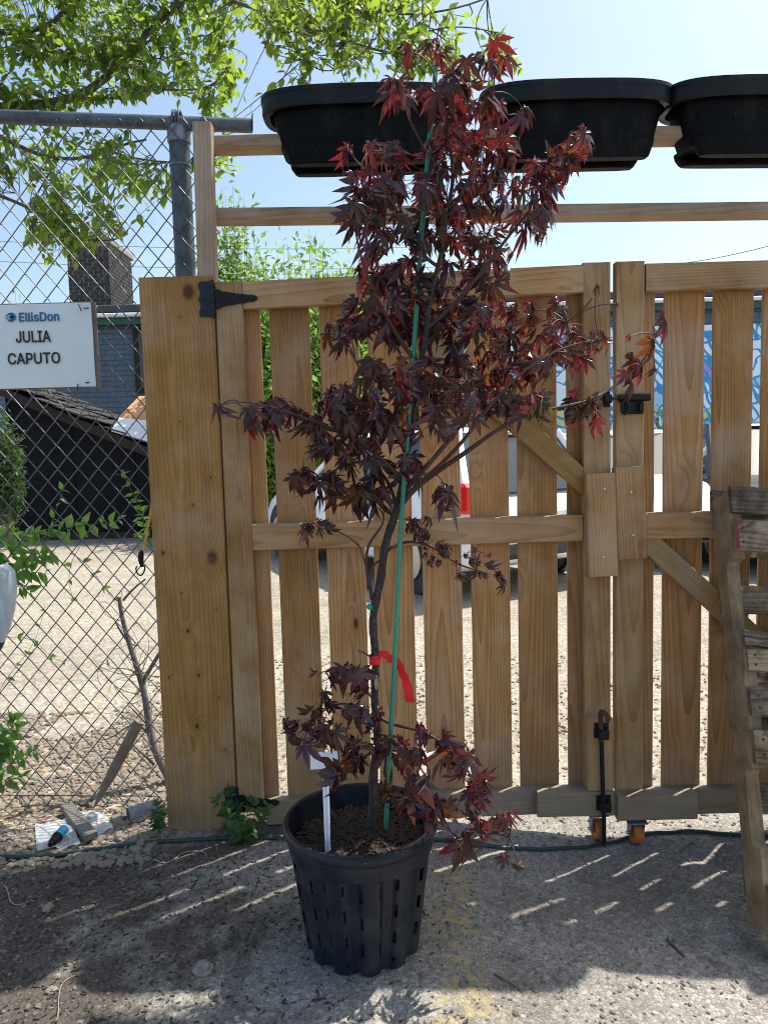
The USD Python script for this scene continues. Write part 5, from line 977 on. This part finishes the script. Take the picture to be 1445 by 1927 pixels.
# ================================================================ overhead tree
ot = thing('overhanging_tree', 'large leafy green tree reaching over the wire fence and planters', 'tree', (-4.6, 4.8, 0))
OB = []
def olimb(pp_, r0, r1, n=30, nm='branch'):
    c = spline([P(*q) for q in pp_], n); OB.append(c); part(ot, nm, tube(c, np.linspace(r0, r1, n), 8), 'tree_bark', True)
tr0 = np.array([(-4.6, 4.8, -.1), (-4.55, 4.8, 1.2), (-4.4, 4.75, 2.4), (-4.1, 4.7, 3.4), (-3.7, 4.6, 4.4)])
part(ot, 'trunk', tube(spline(tr0, 24), np.linspace(.16, .09, 24), 14), 'tree_bark', True)
olimb([(-600, 230, 4.7), (-260, 205, 4.6), (0, 203, 4.5), (80, 195, 4.45), (150, 178, 4.4), (205, 140, 4.4), (240, 100, 4.4), (300, 40, 4.4), (360, -40, 4.4)], .05, .014)
olimb([(-560, 120, 4.7), (-200, 80, 4.6), (0, 60, 4.5), (60, 56, 4.5), (98, 42, 4.5), (130, -10, 4.5)], .04, .012)
olimb([(-500, 330, 4.8), (-150, 235, 4.7), (0, 256, 4.6), (60, 285, 4.5), (110, 298, 4.5), (165, 294, 4.5), (215, 278, 4.45), (275, 262, 4.4)], .03, .006)
olimb([(205, 283, 4.45), (250, 296, 4.4), (320, 304, 4.3), (360, 306, 4.3)], .007, .003)
olimb([(-500, 420, 4.6), (-150, 330, 4.5), (0, 368, 4.4), (70, 400, 4.35), (120, 432, 4.3), (180, 452, 4.3), (240, 440, 4.3)], .022, .004)
olimb([(55, 55, 4.5), (105, 98, 4.4), (150, 112, 4.4), (230, 118, 4.3), (330, 105, 4.3)], .009, .003)
olimb([(150, 182, 4.4), (230, 180, 4.3), (300, 168, 4.2), (380, 165, 4.2), (425, 130, 4.2)], .010, .003)
olimb([(110, 298, 4.5), (90, 330, 4.5), (60, 380, 4.5)], .006, .003)
olimb([(0, 256, 4.6), (-5, 300, 4.5), (30, 360, 4.4), (60, 420, 4.4)], .006, .003)
olimb([(300, 40, 4.4), (380, -20, 4.4), (430, -5, 4.0), (500, 20, 3.6), (560, 44, 3.3), (650, 75, 3.15), (740, 100, 3.1), (850, 108, 3.1), (960, 122, 3.1)], .014, .003)
olimb([(500, 20, 3.6), (560, 85, 3.3), (580, 118, 3.3), (610, 132, 3.3), (640, 126, 3.3)], .005, .002)
olimb([(430, -60, 4.4), (560, -20, 3.7), (680, 15, 3.3), (790, 25, 3.15), (890, 5, 3.15), (950, -20, 3.15)], .011, .003)
olimb([(360, -40, 4.4), (400, 40, 4.3), (420, 80, 4.3), (430, 130, 4.3)], .006, .002)
olimb([(740, 100, 3.1), (800, 60, 3.1), (870, 50, 3.1), (930, 60, 3.1)], .004, .002)
OSK = np.vstack(OB)
def proj(p):
    d = np.asarray(p) - EYE; z = d @ c_f; return PW / 2 + F * (d @ c_r) / z, PH / 2 - F * (d @ c_u) / z
regA = Polygon([(-140, -120), (450, -120), (462, 20), (432, 70), (455, 120), (448, 170), (420, 205), (400, 190), (300, 205), (250, 190), (180, 200), (110, 230), (60, 205), (-20, 190), (-140, 160)])
regB = Polygon([(-140, 225), (60, 230), (150, 250), (270, 240), (340, 250), (330, 300), (240, 300), (300, 330), (330, 390), (300, 440), (230, 440), (210, 470), (160, 475), (130, 505), (60, 480), (40, 430), (-140, 330)])
regC = Polygon([(470, -40), (970, -40), (940, 20), (880, 40), (800, 20), (700, 40), (640, 30), (600, 60), (560, 40), (480, 40)])
regD = Polygon([(600, 40), (720, 40), (840, 60), (930, 50), (985, 128), (930, 145), (840, 135), (720, 140), (640, 135), (600, 100)])
regE = Polygon([(480, 60), (560, 60), (580, 120), (540, 150), (490, 110)])
regF = Polygon([(395, 190), (440, 215), (450, 330), (400, 345), (380, 280)])
from shapely.geometry import Point
OR = np.random.default_rng(17); ol = []; otw = []
for reg, ncl, thr, Ym in ((regA, 780, .36, 4.35), (regB, 330, .46, 4.35), (regC, 240, .32, 3.3), (regD, 150, .42, 3.15), (regE, 20, .36, 3.4), (regF, 34, .3, 4.2)):
    x0, y0, x1, y1 = reg.bounds; k = 0; tries = 0
    while k < ncl and tries < 20000:
        tries += 1; x, y = OR.uniform(x0, x1), OR.uniform(y0, y1)
        if not reg.contains(Point(x, y)) or meshkit.noise(np.array([x / 52, y / 52, 3.3])) < thr: continue
        k += 1; e = P(x, y, Ym + OR.normal(0, .28)); a = OSK[np.argmin(np.linalg.norm(OSK - e, axis=1) + OR.uniform(0, .05, len(OSK)))]
        if np.linalg.norm(a - e) > (.34 if Ym < 4 else .55): continue
        c = spline([a, (a + e) / 2 + OR.normal(0, .03, 3) + (0, 0, -.015), e], 8); otw.append(tube(c, np.linspace(.0028, .0013, 8), 4))
        d = (c[-1] - c[-3]); d /= np.linalg.norm(d) + 1e-9
        for q_ in range(OR.integers(5, 8)):
            b_ = c[max(1, 7 - q_)] + OR.normal(0, .006, 3); ax = d * .7 + OR.normal(0, .65, 3) + (0, 0, -.35); s = .0142 * Ym * OR.uniform(.55, 1.15)
            ol.append((oriented(ov[OR.integers(10)], b_, ax, np.array([0, -.25, .9]) + OR.normal(0, .5, 3), s), 'overhead_leaf', s))
part(ot, 'twigs', join(otw), 'tree_bark', True, kind='stuff')
split_leaves(ot, ol, 'leaf', 'foliage')

# ================================================================ yard behind: cars, shed, building, trees
def car(label, at, yaw, paint, L=4.35, W=1.78, H=1.47, kind='hatch', group=None):
    """x forwards; built round the ground point under its middle"""
    t = thing('parked_car', label, 'car', (at[0], at[1], 0), group=group)
    c_, s_ = math.cos(yaw), math.sin(yaw); R = np.array([[c_, -s_, 0], [s_, c_, 0], [0, 0, 1]])
    def put(m): v, f = m; return np.asarray(v) @ R.T + (at[0], at[1], 0), f
    h, w = L / 2, W / 2
    def section(x, zb, zt, wb, wt):                             # rounded body section in the yz plane
        zs = [zb, zb + .06, (zb + zt) / 2, zt - .05, zt]; ws_ = [wb - .08, wb, wb + .015, wt + .02, wt - .06]
        pts_ = [(x, -a, z) for a, z in zip(ws_, zs)] + [(x, a, z) for a, z in zip(ws_[::-1], zs[::-1])]
        return np.array(pts_)
    body = [section(-h, .36, .62, w - .22, w - .22), section(-h + .04, .30, .82, w - .10, w - .14), section(-h + .22, .24, .93, w - .02, w - .06), section(-h + .9, .22, .95, w, w - .04), section(0, .22, .93, w, w - .04), section(h - 1.35, .22, .92, w, w - .05), section(h - .6, .23, .84, w - .02, w - .09), section(h - .18, .26, .72, w - .10, w - .18), section(h, .34, .58, w - .24, w - .28)]
    b = part(t, 'body', put(loft(body)), paint, 40)
    rear = -h + (.10 if kind == 'hatch' else .62)
    def gh(x, z, wd): return [(x, -wd, z), (x, wd, z)]
    zB, zR = .90, H
    low = [(rear, w - .12), (h - 1.25, w - .12)]; up = [(rear + .34, w - .30), (h - 2.05, w - .30)]
    gl_v = np.array([(low[0][0], -low[0][1], zB), (low[0][0], low[0][1], zB), (low[1][0], low[1][1], zB), (low[1][0], -low[1][1], zB), (up[0][0], -up[0][1], zR - .05), (up[0][0], up[0][1], zR - .05), (up[1][0], up[1][1], zR - .05), (up[1][0], -up[1][1], zR - .05)])
    gf = np.array([(0, 1, 5), (0, 5, 4), (1, 2, 6), (1, 6, 5), (2, 3, 7), (2, 7, 6), (3, 0, 4), (3, 4, 7), (4, 5, 6), (4, 6, 7)])
    part(t, 'glass', put((gl_v, gf)), 'car_glass', False)
    rings = []
    for k, z in ((1.02, zR - .075), (1.03, zR - .05), (.97, zR - .012), (.75, zR)):
        cx = (up[0][0] + up[1][0]) / 2; hx = (up[1][0] - up[0][0]) / 2; r_ = srect(hx * k + .03, up[0][1] * k + .01, z, 36, 5); r_[:, 0] += cx; rings.append(r_)
    part(t, 'roof', put(loft(rings)), paint, 40)
    for s in (-1, 1):
        for a, b2 in (((low[0][0], low[0][1]), (up[0][0], up[0][1])), ((low[1][0], low[1][1]), (up[1][0], up[1][1])), (((low[0][0] + low[1][0]) / 2 - .1, w - .11), ((up[0][0] + up[1][0]) / 2, w - .285))):
            part(t, 'pillar', put(tube([(a[0], s * a[1], zB - .02), (b2[0], s * b2[1], zR - .05)], .045, 6)), paint)
        part(t, 'headlight', put(box(h - .36, h - .14, s * (w - .36) - .13, s * (w - .36) + .13, .60, .72, .03)), 'clear_lens')
        part(t, 'taillight', put(box(-h - .005, -h + .26, s * (w - .13) - .10, s * (w - .13) + .115, .75, 1.0 if kind == 'hatch' else .86, .03)), 'red_lens')
        part(t, 'mirror', put(box(h - 1.42, h - 1.26, s * (w + .02) - .08, s * (w + .02) + .08, .92, 1.04, .03)), paint)
        for xw in (-h + .78, h - .82):
            T = basis((0, 1, 0), (0, 0, 1), (xw, s * (w - .105), .315)); wh = part(t, 'wheel', put(place(lathe([(.03, -.1), (.22, -.105), (.30, -.10), (.315, -.07), (.315, .07), (.30, .10), (.22, .105), (.03, .1)], 28), T)), 'tyre_rubber')
            part(wh, 'rim', put(place(lathe([(.02, 0), (.05, .02), (.19, .012), (.205, .02), (.205, .0)], 20), basis((0, s, 0), (0, 0, 1), (xw, s * (w + .002), .315)))), 'steel')
            part(wh, 'wheel_arch', put(place(lathe([(.03, -.09), (.355, -.09), (.355, .012), (.03, .012)], 24), basis((0, s, 0), (0, 0, 1), (xw, s * (w - .012), .325)))), 'car_trim')
    part(t, 'bumper', put(box(-h - .03, -h + .2, -w + .16, w - .16, .33, .52, .05)), 'car_trim'); part(t, 'bumper', put(box(h - .2, h + .03, -w + .2, w - .2, .3, .46, .05)), 'car_trim')
    part(t, 'number_plate', put(box(-h - .035, -h - .025, -.26, .26, .60, .72)), 'white_trim')
    return t
hd = math.radians(32); fwd = np.array([-math.sin(hd), math.cos(hd)]); rgt = np.array([math.cos(hd), math.sin(hd)])
cpos = np.array([.625, 5.95]) + fwd * 2.17 + rgt * .89
car('white hatchback seen from behind through the left gate leaf', cpos, math.atan2(fwd[1], fwd[0]), 'car_white')
car('white sedan facing the gate behind the right gate leaf', (3.05, 9.6), math.radians(-93), 'car_white', kind='sedan', L=4.5, H=1.45)
car('black car facing the gate at the right edge of the picture', (4.45, 8.9), math.radians(-98), 'car_black', L=4.5, H=1.5, kind='sedan')

YB = 16.0
bd = thing('long_building', 'low blue grey brick building with green eaves and a painted mural', 'building', (3, YB, 0))
zr0 = P(200, 583, YB)[2]; xL, xR_ = px_x(-700, 800, YB), px_x(2300, 800, YB); xm = px_x(925, 800, YB)
part(bd, 'wall', box(xL, xR_, YB, YB + 6, -.1, zr0 - .32), 'blue_wall', False)
part(bd, 'mural', box(xm, xR_ - .2, YB - .02, YB - .004, .1, P(1300, 612, YB)[2]), 'mural', False, label='wall painting of looping blue strokes on white with yellow and violet')
part(bd, 'roof', box(xL - .3, xR_ + .3, YB - .25, YB + 6.2, zr0 - .10, zr0 + .06, .02), 'roof_dark')
part(bd, 'eaves_board', box(xL - .25, xR_ + .25, YB - .2, YB - .03, zr0 - .34, zr0 - .16), 'green_trim')
part(bd, 'gutter', box(xL - .27, xR_ + .27, YB - .32, YB - .2, zr0 - .20, zr0 - .12, .02), 'white_trim')
for a, b in ((252, 330), (470, 540)):
    wd_ = part(bd, 'window', box(px_x(a, 650, YB), px_x(b, 650, YB), YB - .05, YB - .005, P(a, 740, YB)[2], P(a, 618, YB)[2]), 'shed_timber', False)
    part(wd_, 'pane', box(px_x(a, 650, YB) + .12, px_x(b, 650, YB) - .12, YB - .06, YB - .052, P(a, 740, YB)[2] + .1, P(a, 618, YB)[2] - .12), 'window_dark', False)
YC = 16.25
ch = thing('brick_chimney', 'dark brick chimney rising above the blue grey building behind the wire fence', 'chimney', P(180, 580, YC))
cx0, cx1 = px_x(128, 520, YC), px_x(206, 520, YC); cz0, cz1 = P(160, 600, YC)[2] - .5, P(160, 458, YC)[2]; dep = .95 + .55
part(ch, 'mortar_core', box(cx0 + .012, cx1 - .012, YC + .012, YC + dep - .012, cz0, cz1), 'mortar', False)
bh, bw, jt = .072, .205, .012; rowh = bh + jt; nr = int((cz1 - cz0) / rowh)
BRR = np.random.default_rng(2)
for i in range(nr):
    z = cz0 + i * rowh + jt
    for face in (0, 1):
        Lf = (cx1 - cx0) if face == 0 else dep; x = -(bw / 2) * (i % 2)
        while x < Lf - .02:
            a, b = max(x, 0), min(x + bw, Lf)
            if z > P(160, 590, YC)[2] and b - a > .03:
                j = BRR.uniform(0, .006)
                bx = box(cx0 + a + jt / 2, cx0 + b - jt / 2, YC - j, YC + .05, z, z + bh) if face == 0 else box(cx1 - .05, cx1 + j, YC + a + jt / 2, YC + b - jt / 2, z, z + bh)
                part(ch, 'brick', bx, 'chimney_brick', False)
            x += bw + jt
part(ch, 'cap', box(cx0 - .05, cx1 + .05, YC - .05, YC + dep + .05, cz1 + .001, cz1 + .14, .02), 'concrete_cap')
part(ch, 'flue', tube([((cx0 + cx1) / 2, YC + dep / 2, cz1 + .1), ((cx0 + cx1) / 2, YC + dep / 2, cz1 + .42)], .2, 16), 'concrete_cap')

# black shed with a sloping shingle roof
YH = 11.6
sh = thing('black_shed', 'black plywood shed with sloping worn roof behind the chain link fence', 'shed', P(150, 1005, YH))
xs_, xe_ = px_x(20, 900, YH), px_x(420, 900, YH); gzA = P(45, 742, YH)[2]; slope = (P(45, 742, YH)[2] - P(213, 812, YH)[2]) / (px_x(213, 800, YH) - px_x(45, 740, YH))
zat = lambda x: gzA - slope * (x - px_x(45, 740, YH))
def gable(y): return np.array([(xs_, y, -.05), (xe_, y, -.05), (xe_, y, max(zat(xe_), .3)), (xs_, y, zat(xs_))])
v, f = loft([gable(YH), gable(YH + 2.0)]); part(sh, 'wall', (v, f), 'shed_black', False)
part(sh, 'base_board', box(xs_ - .02, xe_ + .02, YH - .03, YH - .004, -.05, .10), 'shed_timber', False)
for k in range(3):
    xk = xs_ + .02 + k * .95; part(sh, 'panel_batten', box(xk, xk + .03, YH - .014, YH - .003, .12, zat(xk + .03) - .02), 'shed_black', False)
def slopebar(y0, y1, dz0, dz1, x0, x1, nm, m, sm=False):
    v = np.array([(x0, y0, zat(x0) + dz0), (x1, y0, zat(x1) + dz0), (x1, y0, zat(x1) + dz1), (x0, y0, zat(x0) + dz1), (x0, y1, zat(x0) + dz0), (x1, y1, zat(x1) + dz0), (x1, y1, zat(x1) + dz1), (x0, y1, zat(x0) + dz1)])
    f = np.array([(0, 1, 2), (0, 2, 3), (4, 6, 5), (4, 7, 6), (0, 4, 5), (0, 5, 1), (3, 2, 6), (3, 6, 7), (0, 3, 7), (0, 7, 4), (1, 5, 6), (1, 6, 2)]); part(sh, nm, (v, f), m, sm)
slopebar(YH - .12, YH - .02, -.16, -.01, xs_ - .15, xe_ + .1, 'barge_board', 'shed_timber')
SHR = np.random.default_rng(8)
for r_ in range(9):
    for c_ in range(6):
        x0 = xs_ - .2 + r_ * .34 + SHR.uniform(-.03, .03); y0 = YH - .2 + c_ * .38 + SHR.uniform(-.03, .03); dz = .012 * (9 - r_) * .15 + SHR.uniform(0, .03)
        v = np.array([(x0, y0, zat(x0) + .02 + dz), (x0 + .40, y0 + SHR.uniform(-.02, .02), zat(x0 + .40) + .045 + dz + SHR.uniform(0, .03)), (x0 + .40, y0 + .375, zat(x0 + .40) + .045 + dz + SHR.uniform(0, .03)), (x0, y0 + .375, zat(x0) + .02 + dz)])
        v = np.vstack([v, v - (0, 0, .018)]); f = np.array([(0, 1, 2), (0, 2, 3), (4, 6, 5), (4, 7, 6), (0, 4, 5), (0, 5, 1), (1, 5, 6), (1, 6, 2), (2, 6, 7), (2, 7, 3), (3, 7, 4), (3, 4, 0)])
        if x0 < xe_ - .3: part(sh, 'shingle', (v, f), 'shingle_black', False)
YQ = YH - .16
sm = thing('roof_sheet', 'white and rusty metal sheet lying on the low end of the shed roof', 'metal sheet', P(245, 800, YQ))
def sheet3(pts3, nm, m):
    v = np.array(pts3); v = np.vstack([v, v - (0, 0, .03)]); n = len(pts3); f = [(0, i, i + 1) for i in range(1, n - 1)] + [(n, n + i + 1, n + i) for i in range(1, n - 1)] + [q for i in range(n) for q in ((i, (i + 1) % n, n + (i + 1) % n), (i, n + (i + 1) % n, n + i))]
    part(sm, nm, (v, np.array(f)), m, False)
sheet3([P(209, 808, YQ), P(300, 836, YQ), P(300, 793, YQ + .35), P(225, 786, YQ + .35)], 'panel', 'white_sheet')
sheet3([P(222, 786, YQ + .36), P(300, 792, YQ + .36), P(300, 744, YQ + .9), P(262, 745, YQ + .9)], 'panel', 'rust_sheet')

# young bright trees beyond the cars, shrubs
def shoots(name, label, cat, base, hgt, rad, n, m, seed, group=None, leaf=.135, per=34, lean=.5, low=.25):
    R = np.random.default_rng(seed); t = thing(name, label, cat, base, group=group); base = np.array(base)
    part(t, 'trunk', tube([base - (0, 0, .1), base + (0, 0, hgt * .35), base + (0, 0, hgt * .7)], [.07, .05, .02], 8), 'tree_bark', True); L = []; st = []
    for k in range(n):
        z0 = hgt * R.uniform(low * .4, .6); a = R.uniform(0, 6.283); rr_ = rad * math.sqrt(R.random()); top = hgt * R.uniform(max(low, .45), 1.0) * (1 - .35 * (rr_ / rad) ** 2)
        p0 = base + (0, 0, z0 * .6); p2 = base + (rr_ * math.cos(a), rr_ * math.sin(a), max(top, z0 + .3)); p1 = base + (rr_ * math.cos(a) * .75, rr_ * math.sin(a) * .75, (z0 + top) / 2 - .1)
        c = spline([p0, p1, p2], 14); st.append(tube(c, np.linspace(.007, .002, 14), 4, cap=False))
        for i in range(per):
            u = (.25 + .75 * R.random()) * 13; j = min(12, int(u)); b = c[j] + (c[j + 1] - c[j]) * (u - j) + R.normal(0, 1, 3) * (.17, .17, .13) * min(1.2, rad)
            ax = R.normal(0, .7, 3) + (0, 0, .2); L.append(oriented(ov_simple[0], b, ax, R.normal(0, .6, 3) + (0, -.2, .8), leaf * R.uniform(.6, 1.3)))
    part(t, 'stems', join(st), 'weed_leaf', True, kind='stuff'); part(t, 'crown', join(L), m, False, kind='stuff'); return t
def tree_at(px, py_top, Y, rad_px, n, label, seed, m='far_leaf', **k):
    top = P(px, py_top, Y); shoots('young_tree', label, 'tree', (top[0], Y, 0), top[2], rad_px / F * Y, n, m, seed, 'young trees beyond the parked cars', **k)
tree_at(435, 340, 12.6, 80, 330, 'tall slender bright green tree just right of the trellis upright', 41, per=46)
tree_at(570, 420, 12.2, 150, 420, 'broad bright green young tree above the left gate rail', 42, per=46)
tree_at(668, 458, 13.0, 80, 240, 'bright green young tree half hidden by the maple', 43, per=46)
tree_at(500, 545, 11.2, 95, 260, 'lower bright green bush tree filling the first gate gaps', 44, per=46, low=.1)
tree_at(800, 560, 13.4, 80, 160, 'bright green young tree wholly behind the maple crown', 45, per=40)
shoots('young_tree', 'thin wispy tree against the sky at the left behind the sign', 'tree', (P(45, 480, 14.6)[0], 14.6, 0), P(45, 485, 14.6)[2], .55, 26, 'far_leaf', 46, per=16, low=.6)
for px, py, Y, r_, sd, lb in ((2, 740, 10.6, 34, 51, 'dark green leafy shrub left of the black shed'), (1237, 752, 14.6, 26, 52, 'rounded green shrub before the mural left of the knotty picket'), (1332, 770, 14.2, 26, 53, 'green shrub before the mural between the two wide right pickets'), (1155, 780, 14.8, 24, 54, 'green shrub seen through the slit between the gate leaves'), (900, 700, 14.4, 34, 55, 'yellow green shrub beside the left end of the mural')):
    top = P(px, py, Y); shoots('shrub', lb, 'shrub', (top[0], Y, 0), top[2], r_ / F * Y, 70, 'bush_leaf', sd, per=40, low=.1, leaf=.07)
# overhead cables
for a, b, r_, lb in (((1180, 503, 30), (1560, 430, 22), .012, 'thin overhead cable in the sky right of the planters'), ((-100, 449, 30), (900, 462, 34), .010, 'upper faint overhead cable crossing behind the chimney'), ((-100, 487, 30), (900, 500, 34), .010, 'lower faint overhead cable crossing behind the chimney')):
    A, B = P(*a), P(*b); c = A + (B - A) * np.linspace(0, 1, 20)[:, None]; c[:, 2] -= .25 * np.sin(np.linspace(0, np.pi, 20)); solo('overhead_cable', tube(c, r_, 6), 'wire_black', lb, 'cable', smooth=True)
